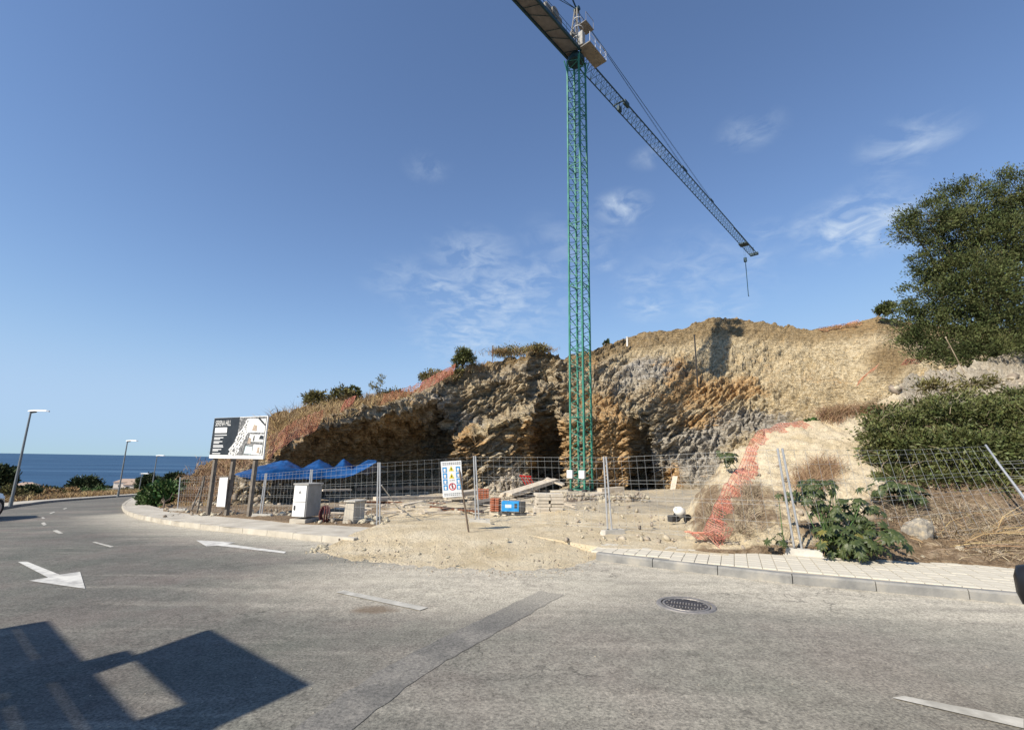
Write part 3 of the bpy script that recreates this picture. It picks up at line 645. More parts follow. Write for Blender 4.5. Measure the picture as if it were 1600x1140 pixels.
# ------------------------------------------------------------------ sandy bank on the right
BK = {
 1072: [(866,8.9),(848,10),(832,11.2),(818,12.8),(806,14.5)],
 1100: [(864,8.75),(835,9.6),(805,11),(775,13),(757,15)],
 1140: [(864,8.6),(825,9.6),(785,11.2),(745,13.3),(712,15.5)],
 1200: [(861,8.75),(820,9.7),(770,11.5),(720,14),(682,16.5)],
 1280: [(863,8.75),(820,9.7),(765,11.5),(705,14.5),(657,17.5)],
 1350: [(876,8.25),(825,9.6),(765,11.5),(700,14.5),(643,18)],
 1400: [(879,8.15),(828,9.5),(768,11.5),(695,14.8),(606,20)],
 1440: [(880,8.05),(830,9.5),(770,11.5),(690,15),(590,22)],
 1520: [(883,7.9),(835,9.3),(770,11.5),(680,15.5),(574,24)],
 1600: [(887,7.55),(840,9),(770,11.5),(670,16),(547,26)],
 1780: [(894,7.1),(845,8.7),(765,11.5),(660,16),(520,28)],
}
BX = np.arange(1072, 1780, 3.0); BNV = 120; BD = smooth(smooth(dense(BK, BX, BNV), 7, 0), 9, 1)
def bank_z(px, py):
    i = int(np.clip(round((px - 1072) / 3.0), 0, len(BX) - 1)); r = BD[i]; k = np.argsort(r[:, 0]); return float(np.interp(py, r[k, 0], r[k, 1]))
def onbank(px, py, off=0.0): return P(px, py, bank_z(px, py) - off)
def build_bank():
    PX = np.repeat(BX[:, None], BNV, 1); PY = BD[..., 0]; Z = BD[..., 1]
    D = A_FWD + A_RIGHT * ((PX - W0 / 2) / FPX)[..., None] + A_UP * ((H0 / 2 - PY) / FPX)[..., None]; G = CAM + D * Z[..., None]
    tv = np.linspace(0, 1, BNV)[None, :]; rk = sstep(1380, 1430, PX) * sstep(.8, .9, tv)
    bb, be = worley(G * 2.6); d = (fbm(G * .5, 4) * .20 + fbm(G * 1.9, 4, 2.1, .6, True) * .11 + fbm(G * 7, 3) * .03 + (bb - .5) * .05 - .03 * np.exp(-be / .1)) * (.25 + .75 * sstep(0, .15, tv))
    d = d + rk * fbm(G * np.array([.5, .5, 1.6]), 4, ridged=True) * .55
    G[..., 2] += d
    top = G[:, -1]; away = D[:, -1].copy(); away[:, 2] = 0; away /= np.linalg.norm(away, axis=1)[:, None]; ext = []
    for r, dz in ((.8, .05), (2.0, -.3), (5, -2.0), (10, -6)):
        e = top + away * r; e[:, 2] = top[:, 2] + dz; ext.append(e)
    side = G.copy()
    foot = G[:, :1] - np.array([0, 0, .5]); G2 = np.concatenate([foot, G, np.stack(ext, 1)], 1); o = grid_mesh('bank', G2, 'earth'); struct(o)
    soil = sstep(1340, 1420, PX + (PY - 780) * .4) * .9 + .8 * blob(PX, PY, 1110, 810, 30, 50) + .75 * (1 - sstep(0, .06, tv)) + .5 * blob(PX, PY, 1280, 810, 70, 50) + .45 * blob(PX, PY, 1175, 790, 40, 40)
    RGB = np.stack([soil + .17 + .3 * fbm(G * 1.3 + 5, 3), rk * 1.0 + .25 * fbm(G * .8, 3), rk * 0], -1)
    RGB2 = np.concatenate([RGB[:, :1], RGB, np.repeat(RGB[:, -1:], 4, 1)], 1); zone(o, RGB2.reshape(-1, 3))
build_bank()

# ------------------------------------------------------------------ site floor and the sand spilt over the road
def build_site():
    xs = np.arange(255, 1140, 4.0)
    fr = np.interp(xs, [255, 300, 400, 470, 530, 585, 640, 720, 945, 1000, 1080, 1140], [798, 802, 811, 818, 820, 823, 818, 818, 856, 857, 864, 868]); nv = 90; G = np.zeros((len(xs), nv, 3)); Zs = np.zeros((len(xs), nv))
    for i, (x, y) in enumerate(zip(xs, fr)):
        z0 = depth(cast(x, y, .13)); zz = z0 + (58 - z0) * np.linspace(0, 1, nv) ** 1.6; Zs[i] = zz - z0
        d = A_FWD + A_RIGHT * ((x - W0 / 2) / FPX); p0 = cast(x, y, .13); dd = np.array([d[0], d[1]])
        k = zz * np.linalg.norm([p0[0], p0[1]]) / z0 / np.linalg.norm([p0[0], p0[1]])
        G[i, :, 0] = p0[0] * zz / z0; G[i, :, 1] = p0[1] * zz / z0
    G[..., 2] = g(G[..., 0], G[..., 1]) + .135 + fbm(np.stack([G[..., 0] * .35, G[..., 1] * .35, G[..., 0] * 0], -1), 4) * .14 * sstep(0, 2, Zs) + fbm(np.stack([G[..., 0] * 2.2, G[..., 1] * 2.2, G[..., 0] * 0], -1), 3) * .035 * sstep(0, .8, Zs)
    G = np.concatenate([G[:, :1] - np.array([0, .0, .35]), G], 1); Zs = np.concatenate([Zs[:, :1], Zs], 1); nv += 1
    o = grid_mesh('site_floor', G, 'earth'); struct(o); PXs = np.repeat(xs[:, None], nv, 1)
    soil = .75 * (1 - sstep(560, 660, PXs)) + .25 * sstep(2, 12, Zs); gy = .55 * sstep(3, 9, Zs)
    zone(o, np.stack([soil, gy, gy * 0], -1).reshape(-1, 3))
build_site()
SPILL_F = ([478, 500, 530, 570, 620, 700, 800, 880, 925, 945, 990], [858, 867, 875, 881, 886, 892, 897, 893, 880, 870, 862])
SPILL_B = ([478, 537, 595, 640, 720, 945, 990], [854, 839, 820, 812, 812, 846, 850])
def build_spill():
    xs = np.arange(478, 990, 3.0); nv = 60; G = np.zeros((len(xs), nv, 3)); f = np.interp(xs, *SPILL_F) + noise(np.stack([xs * .05, xs * 0, xs * 0], -1)) * 7 + noise(np.stack([xs * .21, xs * 0 + 4, xs * 0], -1)) * 3; b = np.interp(xs, *SPILL_B); t = np.linspace(0, 1, nv)
    for i, x in enumerate(xs):
        a = cast(x, f[i])[:2]; c = cast(x, b[i], .13)[:2]; q = a[None] * (1 - t[:, None]) + c[None] * t[:, None]; G[i, :, :2] = q
    dist = np.linalg.norm(G[..., :2] - G[:, :1, :2], axis=-1); side = np.minimum(sstep(0, 26, np.arange(len(xs)) * 3.0), sstep(0, 30, (len(xs) - 1 - np.arange(len(xs))) * 3.0))[:, None]
    fb = fbm(np.stack([G[..., 0] * .7, G[..., 1] * .7, G[..., 0] * 0], -1), 4); fn = fbm(np.stack([G[..., 0] * 5, G[..., 1] * 5, G[..., 0] * 0], -1), 3)
    h = -.012 + .022 * sstep(0, .5, dist) + .125 * sstep(.5, 3.2, dist) * (.35 + .65 * side) + fb * .022 * sstep(.2, 1.0, dist) + fn * .010
    h = h + .06 * np.exp(-((G[..., 0] + 2.2) / 1.6) ** 2) * sstep(1.5, 3.5, dist)
    G[..., 2] = g(G[..., 0], G[..., 1]) + h
    o = grid_mesh('sand_spill', G, 'earth'); struct(o); n = len(o.data.vertices)
    zone(o, np.stack([np.full(n, -.05), .25 * (1 - sstep(0, 1.3, dist)).ravel(), np.zeros(n)], -1))
build_spill()
# ------------------------------------------------------------------ placing helpers
def proj(p):
    d = np.asarray(p, float) - CAM; f = d @ A_FWD; return W0 / 2 + FPX * (d @ A_RIGHT) / f, H0 / 2 - FPX * (d @ A_UP) / f
def h_for(base, py):                                                   # height above base that reaches photo row py
    k = (H0 / 2 - py) / FPX; d = np.asarray(base) - CAM
    return float((k * (d @ A_FWD) - d @ A_UP) / (A_UP[2] - k * A_FWD[2]))
def vplane(px, py, a, b):                                              # pixel onto the upright plane through plan points a, b
    d = ray(px, py); n = np.array([-(b[1] - a[1]), b[0] - a[0]]); t = ((a - CAM[:2]) @ n) / (d[:2] @ n); return CAM + d * t
def ground(px, py, off=.13): return cast(px, py, off)
UPV = np.array([0, 0, 1.0])

# ------------------------------------------------------------------ tower crane
def build_crane():
    base = cast(909, 771, .0); zc = depth(base); Wm = 24.5 * zc / FPX; Hm = h_for(base, 97)
    t = thing('tower_crane', 'tall green lattice tower crane standing in front of the cut rock face', 'crane', base, 0)
    rz = R(-38.6); c, s = math.cos(rz), math.sin(rz); h = Wm / 2
    def rot(x, y, z): return (x * c - y * s, x * s + y * c, z)
    nsec = 7; sh = (Hm - .3) / nsec; nb = 10; cs = [(-h, -h), (h, -h), (h, h), (-h, h)]
    mb = MB()
    for k in range(4):
        x, y = cs[k]; mb.box(rot(x, y, sh / 2), (.13, .13, sh - .01), rz)
    legs = mb
    lace = MB()
    for k in range(4):
        a = np.array(cs[k]); b = np.array(cs[(k + 1) % 4])
        for i in range(nb):
            p, q = (a, b) if i % 2 == 0 else (b, a)
            lace.tube(rot(p[0], p[1], sh * i / nb), rot(q[0], q[1], sh * (i + 1) / nb), .032, 4)
        lace.tube(rot(a[0], a[1], .03), rot(b[0], b[1], .03), .045, 4)
    lad = MB()
    for q in (-.18, .18): lad.tube(rot(q - .1, h * .35, 0), rot(q - .1, h * .35, sh), .022, 4)
    for i in range(18): lad.tube(rot(-.28, h * .35, sh * (i + .5) / 18), rot(.08, h * .35, sh * (i + .5) / 18), .012, 4)
    for j in range(3): lad.tube(rot(.3, h * .2 - j * .12, 0), rot(.3, h * .2 - j * .12, sh), .03, 4)
    first = None
    for i in range(nsec):
        if first is None:
            m = legs.build('mast_section', 'crane_green', t); l = lace.build('lacing', 'crane_green', m); d = lad.build('ladder', 'crane_dark', m); first = m
        else: m = copy_tree(first, t)
        m.location = (0, 0, .3 + i * sh)
    # foot
    mb = MB(); mb.bbox((.2, .2, -.25), (Wm * 3.6, Wm * 2.6, .9), .06, rz); mb.build('footing', 'pale_concrete', t)
    for k in range(4): x, y = cs[k]; MB().bbox(rot(x, y, .28), (.34, .34, .2), .02, rz).build('anchor_plate', 'dark_steel', t)
    for q in (-.28, .22):
        mb = MB(); mb.bbox(rot(q * Wm * 1.75, -h - .12, 1.5), (.40 * Wm, .22, .62), .02, rz); o = mb.build('electric_box', 'white_paint', t)
    # jib direction from its tip in the photograph
    top = base + UPV * Hm; hj = Hm + 1.0
    d = ray(1178, 396); tt = (base[2] + hj - CAM[2]) / d[2]; tip = (CAM + d * tt) - base; a = math.atan2(tip[1], tip[0]); Lj = math.hypot(tip[0], tip[1])
    ca, sa = math.cos(a), math.sin(a)
    def J(u, v, z): return (u * ca - v * sa, u * sa + v * ca, z)
    # slewing unit
    mb = MB(); mb.lathe([(.0, -.1), (h * 1.25, -.1), (h * 1.3, .25), (h * 1.05, .3), (h * 1.05, .6), (0, .6)], 20, (0, 0, Hm)); mb.build('slewing_ring', 'crane_dark', t)
    for k in range(4):
        x, y = cs[k]; MB().tube(rot(x * 1.0, y * 1.0, Hm - 1.3), rot(x * 1.35, y * 1.35, Hm - .05), .06, 4).build('mast_cap', 'crane_green', t)
    zt = Hm + .6
    # tower head
    hd = MB(); hw = .55; ht = 5.6
    for sx in (-1, 1):
        for sy in (-1, 1): hd.tube(J(sx * hw, sy * hw, zt), J(.15 * sx + .2, .12 * sy, zt + ht), .07, 5)
    for i in range(6):
        f0, f1 = i / 6, (i + 1) / 6
        for sy in (-1, 1):
            w0 = hw * (1 - f0) + .13 * f0; w1 = hw * (1 - f1) + .13 * f1; e = 1 if i % 2 else -1
            hd.tube(J(e * w0 + .2 * f0, sy * w0, zt + ht * f0), J(-e * w1 + .2 * f1, sy * w1, zt + ht * f1), .035, 4)
            hd.tube(J(sy * w0 + .2 * f0, e * w0, zt + ht * f0), J(sy * w1 + .2 * f1, -e * w1, zt + ht * f1), .035, 4)
    head = hd.build('tower_head', 'crane_grey', t)
    for k_, (u_, v_, z_, dx_, dy_, dz_) in enumerate(((-.3, .5, .9, .5, .4, .8), (.5, -.3, 2.0, .5, .5, .5), (.1, .45, 2.9, .45, .35, .6), (.9, .3, .5, .7, .5, .7))): MB().bbox(J(u_, v_, zt + z_), (dx_, dy_, dz_), .05, a).build('motor_box', ('dark_steel', 'rust', 'crane_grey', 'dark_steel')[k_], head)
    for z_ in (1.2, 2.4, 3.4):
        cg = MB(); R_ = .62 - z_ * .05
        for q_ in range(10): a0, a1 = q_ / 10 * 6.283, (q_ + 1) / 10 * 6.283; cg.tube(J(-.4 + R_ * math.cos(a0), -.5 + R_ * math.sin(a0), zt + z_), J(-.4 + R_ * math.cos(a1), -.5 + R_ * math.sin(a1), zt + z_), .025, 4)
        cg.build('cage_hoop', 'lamp_head', head)
    mb = MB(); mb.tube(J(.2, -.3, zt + ht), J(.2, .3, zt + ht), .22, 10); mb.tube(J(.2, 0, zt + ht), J(-.5, 0, zt + ht + .55), .08, 5); mb.build('sheave', 'crane_dark', head)
    # platform with cabinet and rails beside the head
    mb = MB(); mb.box(J(.9, -1.25, zt + .05), (3.0, 1.3, .09), a); pl = mb.build('platform', 'crane_grey', t)
    mb = MB()
    for u in (-.55, .4, 1.3, 2.35):
        mb.tube(J(u, -1.88, zt + .1), J(u, -1.88, zt + 1.15), .022, 4)
    for z in (.6, 1.13): mb.tube(J(-.55, -1.88, zt + z), J(2.35, -1.88, zt + z), .02, 4); mb.tube(J(2.35, -1.88, zt + z), J(2.35, -.65, zt + z), .02, 4)
    mb.build('guard_rail', 'lamp_head', pl)
    mb = MB(); mb.bbox(J(-.45, -.95, zt + .95), (.5, .45, 1.5), .03, a); mb.build('control_cabinet', 'cabinet_grey', t)
    mb = MB(); mb.box(J(.3, -.95, zt + 2.9), (1.4, .9, .06), a)
    for u in (-.35, .95):
        mb.tube(J(u, -1.38, zt + 2.9), J(u, -1.38, zt + 3.9), .022, 4)
    mb.tube(J(-.35, -1.38, zt + 3.9), J(.95, -1.38, zt + 3.9), .022, 4); mb.build('upper_landing', 'crane_grey', t)
    # jib
    nse = 10; u0 = .5; ls = (Lj - u0) / nse; wj = .62
    for i in range(nse):
        m = MB(); ua, ub = u0 + i * ls, u0 + (i + 1) * ls; hh = 1.15 if i < 8 else .95
        zb = zt + .1; nbj = 6
        for v in (-wj, wj): m.tube(J(ua, v, zb), J(ub, v, zb), .06, 4)
        m.tube(J(ua, 0, zb + hh), J(ub, 0, zb + hh), .075, 4); la = MB()
        for k in range(nbj):
            x0, x1, xm = ua + ls * k / nbj, ua + ls * (k + 1) / nbj, ua + ls * (k + .5) / nbj
            for v in (-wj, wj):
                la.tube(J(x0, v, zb), J(xm, 0, zb + hh), .026, 4); la.tube(J(xm, 0, zb + hh), J(x1, v, zb), .026, 4)
            la.tube(J(x0, -wj, zb), J(x0, wj, zb), .024, 4); la.tube(J(x0, -wj, zb), J(x1, wj, zb), .02, 4)
        o = m.build('jib_section', 'crane_dark', t); la.build('lacing', 'crane_dark', o)
    mb = MB(); mb.bbox(J(Lj + .1, 0, zt + .3), (.5, 1.4, .5), .05, a); mb.tube(J(Lj, 0, zt + .5), J(Lj - .2, 0, zt + 1.6), .05, 4); mb.build('jib_end', 'crane_dark', t)
    # trolley parked near the mast, trolley near the tip with the hook
    mb = MB(); mb.box(J(u0 + ls * 1.45, -.5, zt + .25), (.9, .3, .5), a); mb.box(J(u0 + ls * 1.5, .5, zt + .3), (.6, .3, .6), a); mb.box(J(u0 + ls * 1.3, 0, zt + .02), (.12, 1.3, .12), a); mb.build('trolley_winch', 'crane_dark', t)
    hk = ray(1150, 403)
    uh = Lj * .895
    mb = MB(); mb.box(J(uh, 0, zt - .05), (1.4, 1.45, .22), a); mb.build('trolley', 'crane_dark', t)
    p = base + np.array(J(uh, 0, zt)); hz = h_for(p, 403); hz2 = h_for(p, 461)
    mb = MB()
    for v in (-.12, .12): mb.tube(J(uh, v, zt), J(uh, v, zt + hz), .010, 4)
    mb.build('hoist_rope', 'crane_dark', t)
    mb = MB(); mb.bbox(J(uh, 0, zt + hz - .35), (.34, .5, .8), .08, a); mb.tube(J(uh, 0, zt + hz - .7), J(uh, 0, zt + hz2), .06, 6); mb.tube(J(uh, 0, zt + hz2), J(uh + .25, 0, zt + hz2 - .15), .07, 6); mb.build('hook_block', 'crane_dark', t)
    ap = np.array(J(.2, 0, zt + ht)); mb = MB()
    for uu in (Lj * .45, Lj * .63):
        for v in (-.06, .06): mb.tube((ap[0], ap[1], ap[2]), J(uu, v, zt + 1.35), .016, 4)
    mb.build('jib_tie', 'crane_dark', t)
    MB().box(J(Lj * .45, 0, zt + 1.45), (1.6, .14, .25), a).build('tie_bracket', 'crane_dark', t); MB().box(J(Lj * .63, 0, zt + 1.45), (1.2, .12, .22), a).build('tie_bracket', 'crane_dark', t)
    mb = MB(); mb.tube(J(.6, -.2, zt - .25), J(uh, -.2, zt - .25), .012, 4); mb.build('trolley_rope', 'crane_dark', t)
    # counter-jib
    Lc = 13.5; m = MB()
    for v in (-.75, .75): m.box(J(-Lc / 2 - .3, v, zt + .05), (Lc, .16, .34), a)
    for k in range(9): m.tube(J(-.4 - k * Lc / 9, -.75, zt), J(-.4 - (k + 1) * Lc / 9, .75, zt) if k % 2 else J(-.4 - (k + .5) * Lc / 9, .75, zt), .03, 4)
    cj = m.build('counter_jib', 'crane_dark', t)
    mb = MB(); mb.box(J(-Lc / 2 - .3, 0, zt + .12), (Lc - .1, 1.3, .04), a); mb.build('deck', 'crane_deck', cj)
    mb = MB(); mb.bbox(J(-4.2, 0, zt + .9), (2.4, 1.1, 1.1), .1, a); mb.tube(J(-4.2, -.7, zt + 1.1), J(-4.2, .7, zt + 1.1), .5, 14); mb.build('hoist_winch', 'crane_grey', cj)
    mb = MB()
    for z in (.6, 1.1):
        mb.tube(J(-.6, -.8, zt + z), J(-Lc, -.8, zt + z), .02, 4)
    for k in range(8): mb.tube(J(-1 - k * 1.7, -.8, zt), J(-1 - k * 1.7, -.8, zt + 1.1), .02, 4)
    mb.build('guard_rail', 'crane_dark', cj)
    for k in range(4):
        mb = MB(); mb.bbox(J(-Lc + .5 + k * .48, 0, zt - .5), (.42, 1.2, 2.4), .04, a); mb.build('counterweight', 'concrete', t)
    mb = MB()
    for v in (-.5, .5): mb.tube((ap[0], ap[1], ap[2]), J(-Lc + 1, v, zt + .3), .03, 4)
    mb.build('counter_tie', 'crane_dark', t)
    return t
build_crane()

# ------------------------------------------------------------------ mobile fence
def panel(name, label, bl, br, tl, tr, nv=None, sag=0.0):
    bl, br, tl, tr = map(lambda v: np.asarray(v, float), (bl, br, tl, tr)); t = thing(name, label, 'fence', bl, 0, 'wire mesh site fence panels')
    Q = lambda u, v: (bl * (1 - u) + br * u) * (1 - v) + (tl * (1 - u) + tr * u) * v - bl - UPV * sag * math.sin(math.pi * u) * v
    for u in (0, 1):
        mb = MB(); mb.tube(Q(u, -.02), Q(u, 1.0), .021, 8); mb.build('post', 'galvanised', t)
    L_ = np.linalg.norm(br - bl); nv = nv or max(8, int(L_ / .19)); mb = MB()
    for v in (.06, .10, .27, .44, .48, .64, .68, .84, .93, .985):
        pts = [Q(u, v) for u in np.linspace(0, 1, 7)]; mb.path(pts, .0026, 4)
    for i in range(1, nv):
        u = i / nv; mb.path([Q(u, .05), Q(u, .5), Q(u, .99)], .0022, 4)
    mb.build('wire_mesh', 'wire', t); return t
def post(px0, py0, px1, py1, off=.16, z=None):
    b = cast(px0, py0, off) if z is None else P(px0, py0, z); zt = depth(b)
    h = h_for(b, py1); tp = b + UPV * h; zz = depth(tp); tp = P(px1, py1, zz); return b, tp
FP = {'G': post(276, 797, 281, 745), 'F': post(407, 806, 416, 739), 'E': post(481, 812, 487, 733), 'D': post(591, 819, 592.5, 722), 'C': post(746, 815, 741.5, 712),
      'B': post(953, 832, 945, 713), 'A': post(1247, 863, 1217.5, 700)}
gap = np.array([.045, -.02, 0])
for a, b, lb in (('G', 'F', 'mesh fence panel in front of the billboard posts'), ('F', 'E', 'short mesh fence panel left of the white electric cabinet'),
                 ('E', 'D', 'mesh fence panel in front of the blue tarpaulin'), ('D', 'C', 'mesh fence panel behind the blue safety notice'),
                 ('C', 'B', 'mesh fence panel in front of the crane foot'), ('B', 'A', 'mesh fence panel across the orange netting')):
    panel('mesh_fence', lb, FP[a][0] + gap, FP[b][0] - gap, FP[a][1] + gap * .6, FP[b][1] - gap * .6)
A_b, A_t = FP['A']
panel('mesh_fence', 'slumped mesh fence panel leaning back into the dark shrub', A_b + gap * 1.5, P(1640, 835, 9.0), A_t + gap, P(1540, 695, 11.2), 22, .05)
pb = P(1618, 800, 9.2); pt = P(1557, 720, 10.2)
panel('mesh_fence', 'tilted mesh fence panel at the right edge of the bank', pb, pb + np.array([3.2, -1.6, .0]), pt, pt + np.array([3.2, -1.6, .3]))
def fence_block(c, rz, label, d=(.62, .22, .14)):
    t = thing('fence_block', label, 'concrete block', (c[0], c[1], c[2]), rz, 'concrete feet of the fence')
    w, l, h = d; mb = MB(); e = .035
    V = [(-w/2, -l/2, 0), (w/2, -l/2, 0), (w/2, l/2, 0), (-w/2, l/2, 0), (-w/2 + e, -l/2 + e, h), (w/2 - e, -l/2 + e, h), (w/2 - e, l/2 - e, h), (-w/2 + e, l/2 - e, h)]
    mb.add(V, [(3, 2, 1, 0), (4, 5, 6, 7), (0, 1, 5, 4), (1, 2, 6, 5), (2, 3, 7, 6), (3, 0, 4, 7)]); mb.build('body', 'concrete', t)
    for x in (-.13, .13): MB().tube((x, 0, h - .01), (x, 0, h + .012), .03, 10).build('socket', 'dark_steel', t)
    return t
for k, rz, lb in (('A', -.5, 'pale concrete fence foot on the tiled pavement beside the leafy plant'), ('B', .5, 'concrete fence foot on the sand below the paired posts'), ('C', .1, 'concrete fence foot beside the leaning safety notice'),
                  ('E', .15, 'concrete fence foot in front of the white cabinet'), ('F', .1, 'concrete fence foot on the pale pavement left of the cabinet'), ('G', .2, 'small concrete fence foot near the green bush')):
    b = FP[k][0]; fence_block((b[0] + .06, b[1] - (.08 if k == 'A' else .02), b[2] - .06), rz, lb)
def brace():
    t = thing('fence_brace', 'thin diagonal prop behind the paired fence posts', 'prop', FP['D'][0]); b = FP['D'][0]; e = ground(622, 793, .2) - b
    MB().tube((0, .05, 1.0), tuple(e), .016, 6).build('rod', 'galvanised', t); MB().box((e[0], e[1], e[2]), (.2, .12, .03)).build('foot_plate', 'galvanised', t)
    b = ground(308, 800); t = thing('prop_post', 'pair of thin slanting posts left of the billboard', 'post', b)
    for (x, y, u, v) in ((308, 801, 320, 743), (299, 797, 319, 748)):
        p, q = post(x, y, u, v); MB().tube(p - b, q - b, .03, 6).build('pole', 'grey_wood', t)
brace()

# ------------------------------------------------------------------ billboard
def text_mesh(name, body, mat, parent, org, ux, uy, n, width, height, off=.012):
    cu = bpy.data.curves.new(name, 'FONT'); cu.body = body; cu.size = 1.0; ob = bpy.data.objects.new(name, cu); col.objects.link(ob)
    dg = bpy.context.evaluated_depsgraph_get(); me = bpy.data.meshes.new_from_object(ob.evaluated_get(dg)); bpy.data.objects.remove(ob); bpy.data.curves.remove(cu)
    v = np.zeros(len(me.vertices) * 3); me.vertices.foreach_get('co', v); v = v.reshape(-1, 3)
    lo, hi = v.min(0), v.max(0); uv = (v - lo) / np.maximum(hi - lo, 1e-6)
    W_ = org[None] + ux[None] * (uv[:, :1] * width) + uy[None] * (uv[:, 1:2] * height) + n[None] * off
    me.vertices.foreach_set('co', W_.ravel()); me.update(); return link_mesh(name, me, mat, parent)
class Board:                                                            # flat print on an upright board
    def __init__(s, parent, o, ux, uy, n, w, h): s.p, s.o, s.ux, s.uy, s.n, s.w, s.h = parent, o, ux, uy, n, w, h
    def pt(s, u, v, off): return s.o + s.ux * (u * s.w) + s.uy * (v * s.h) + s.n * off
    def quad(s, name, pts, mat, off=.004):
        mb = MB(); mb.poly([s.pt(u, v, off) for u, v in pts]); return mb.build(name, mat, s.p)
    def quads(s, name, L_, mat, off=.004):
        mb = MB()
        for pts in L_: mb.poly([s.pt(u, v, off) for u, v in pts])
        return mb.build(name, mat, s.p)
    def rect(s, name, u0, v0, u1, v1, mat, off=.004): return s.quad(name, ((u0, v0), (u1, v0), (u1, v1), (u0, v1)), mat, off)
    def text(s, body, u0, v0, u1, v1, mat, off=.009, name='lettering'): return text_mesh(name, body, mat, s.p, s.pt(u0, v0, 0), s.ux, s.uy, s.n, (u1 - u0) * s.w, (v1 - v0) * s.h, off)
def build_billboard():
    PB = [post(325, 803, 335.5, 716), post(354, 804, 365, 717), post(389, 806, 399, 720)]
    a = PB[0][0][:2]; b = PB[2][0][:2]; ux2 = (b - a) / np.linalg.norm(b - a); nn = np.array([ux2[1], -ux2[0], 0])
    if nn[:2] @ (CAM[:2] - a) < 0: nn = -nn
    base = PB[0][0]; t = thing('billboard', 'large black and white property billboard on three wooden posts', 'billboard', base)
    a2 = a + nn[:2] * .12; b2 = b + nn[:2] * .12
    bl = vplane(326.5, 714.4, a2, b2); br = vplane(410.5, 718, a2, b2); w = np.linalg.norm((br - bl)[:2]); z0 = min(bl[2], br[2])
    hL = vplane(337, 654.4, a2, b2)[2]; hR = vplane(420.3, 647.4, a2, b2)[2]; h = (hL + hR) / 2 - (bl[2] + br[2]) / 2
    ux = np.array([ux2[0], ux2[1], 0]); o = np.array([bl[0], bl[1], (bl[2] + br[2]) / 2]) - base
    for p, q in PB:
        d = q - p; n_ = p - base; mb = MB(); mb.box((n_[0], n_[1], (o[2] + h * .9) / 2 + n_[2] / 2), (.11, .11, o[2] + h * .9 - n_[2] + .1), math.atan2(ux2[1], ux2[0])); mb.build('post', 'grey_wood', t)
    mb = MB(); c = o + ux * w / 2 + UPV * h / 2 - nn * .025; mb.box(c, (w, .045, h), math.atan2(ux2[1], ux2[0])); mb.build('panel', 'white_paint', t)
    B = Board(t, o, ux, UPV, nn, w, h); S = .085
    B.rect('dark_field', .004, S, .50, .996, 'print_black', .003)
    B.quad('aerial_view', ((.36, S), (.985, S), (.985, .985), (.50, .985), (.50, .60)), 'print_grey', .005)
    B.text('SERENA HILL', .045, .795, .345, .93, 'print_white')
    B.rect('caption_block', .05, .62, .285, .755, 'print_white', .007)
    for v, l, k in ((.555, .24, 1), (.49, .18, 1), (.455, .12, 1), (.395, .17, 1), (.36, .11, 1), (.30, .19, 1), (.265, .20, 1), (.205, .17, 1), (.172, .11, 1), (.105, .16, 1)):
        B.rect('text_line', .055, v, .055 + l, v + .024, 'print_line', .007)
    rng = np.random.default_rng(3); W_, D_, T_ = [], [], []
    for k in range(11):                                                 # the diagonal run of white villas in the aerial view
        f = k / 10; cu, cv = .40 + .27 * f, .14 + .74 * f
        for q in range(2):
            x, y = cu + q * .07 + rng.normal() * .008, cv - q * .05 + rng.normal() * .01; s_ = .038 + rng.random() * .015
            W_.append([(x - s_, y), (x, y - s_ * 1.2), (x + s_, y + s_ * .5), (x, y + s_ * 1.7)]); D_.append([(x - .012, y), (x, y - .02), (x + .014, y + .012), (x, y + .03)])
    B.quads('villa_print', W_, 'print_white', .007); B.quads('villa_shadow_print', D_, 'print_black', .009)
    B.quad('road_print', ((.57, S), (.63, S), (.80, .975), (.765, .975)), 'print_grey', .010)
    pal = [(('print_white'), (.66, .62, .98, .95)), ('print_white', (.71, .40, .98, .58)), ('print_aqua', (.66, .12, .80, .30)), ('print_white', (.80, .10, .975, .34)), ('print_tan', (.70, .36, .76, .50)), ('print_tan', (.88, .14, .93, .28)), ('print_black', (.90, .46, .975, .55)), ('print_tan', (.76, .66, .84, .80)), ('print_grey', (.79, .42, .82, .56)), ('print_black', (.94, .12, .955, .28))]
    for k, (m, (u0, v0, u1, v1)) in enumerate(pal): B.quad('house_print', ((u0, v0), (u1, v0 - .01), (u1, v1 - .02), (u0 + .02, v1)), m, .0125 + k * .0012)
    B.quad('roof_line_print', ((.84, .95), (.87, .97), (.985, .80), (.975, .77)), 'print_black', .026)
    # white notice hung between the posts
    n = [vplane(x, y, a2, b2) for x, y in ((338, 791), (351, 791.5), (356, 744.5), (343.5, 745))]; t2 = thing('notice_sheet', 'plain white rectangular sheet hung between the billboard posts', 'sheet', n[0])
    mb = MB(); V = [q - n[0] for q in n] + [q - n[0] - nn * .02 for q in n]
    mb.add(V, [(0, 1, 2, 3), (7, 6, 5, 4), (0, 4, 5, 1), (1, 5, 6, 2), (2, 6, 7, 3), (3, 7, 4, 0)]); mb.build('sheet', 'white_paint', t2)
    mb = MB(); c = (V[2] + V[3]) / 2; mb.tube(V[2] + nn * .006, V[3] + nn * .006, .012, 6); mb.build('top_batten', 'grey_wood', t2)
build_billboard()

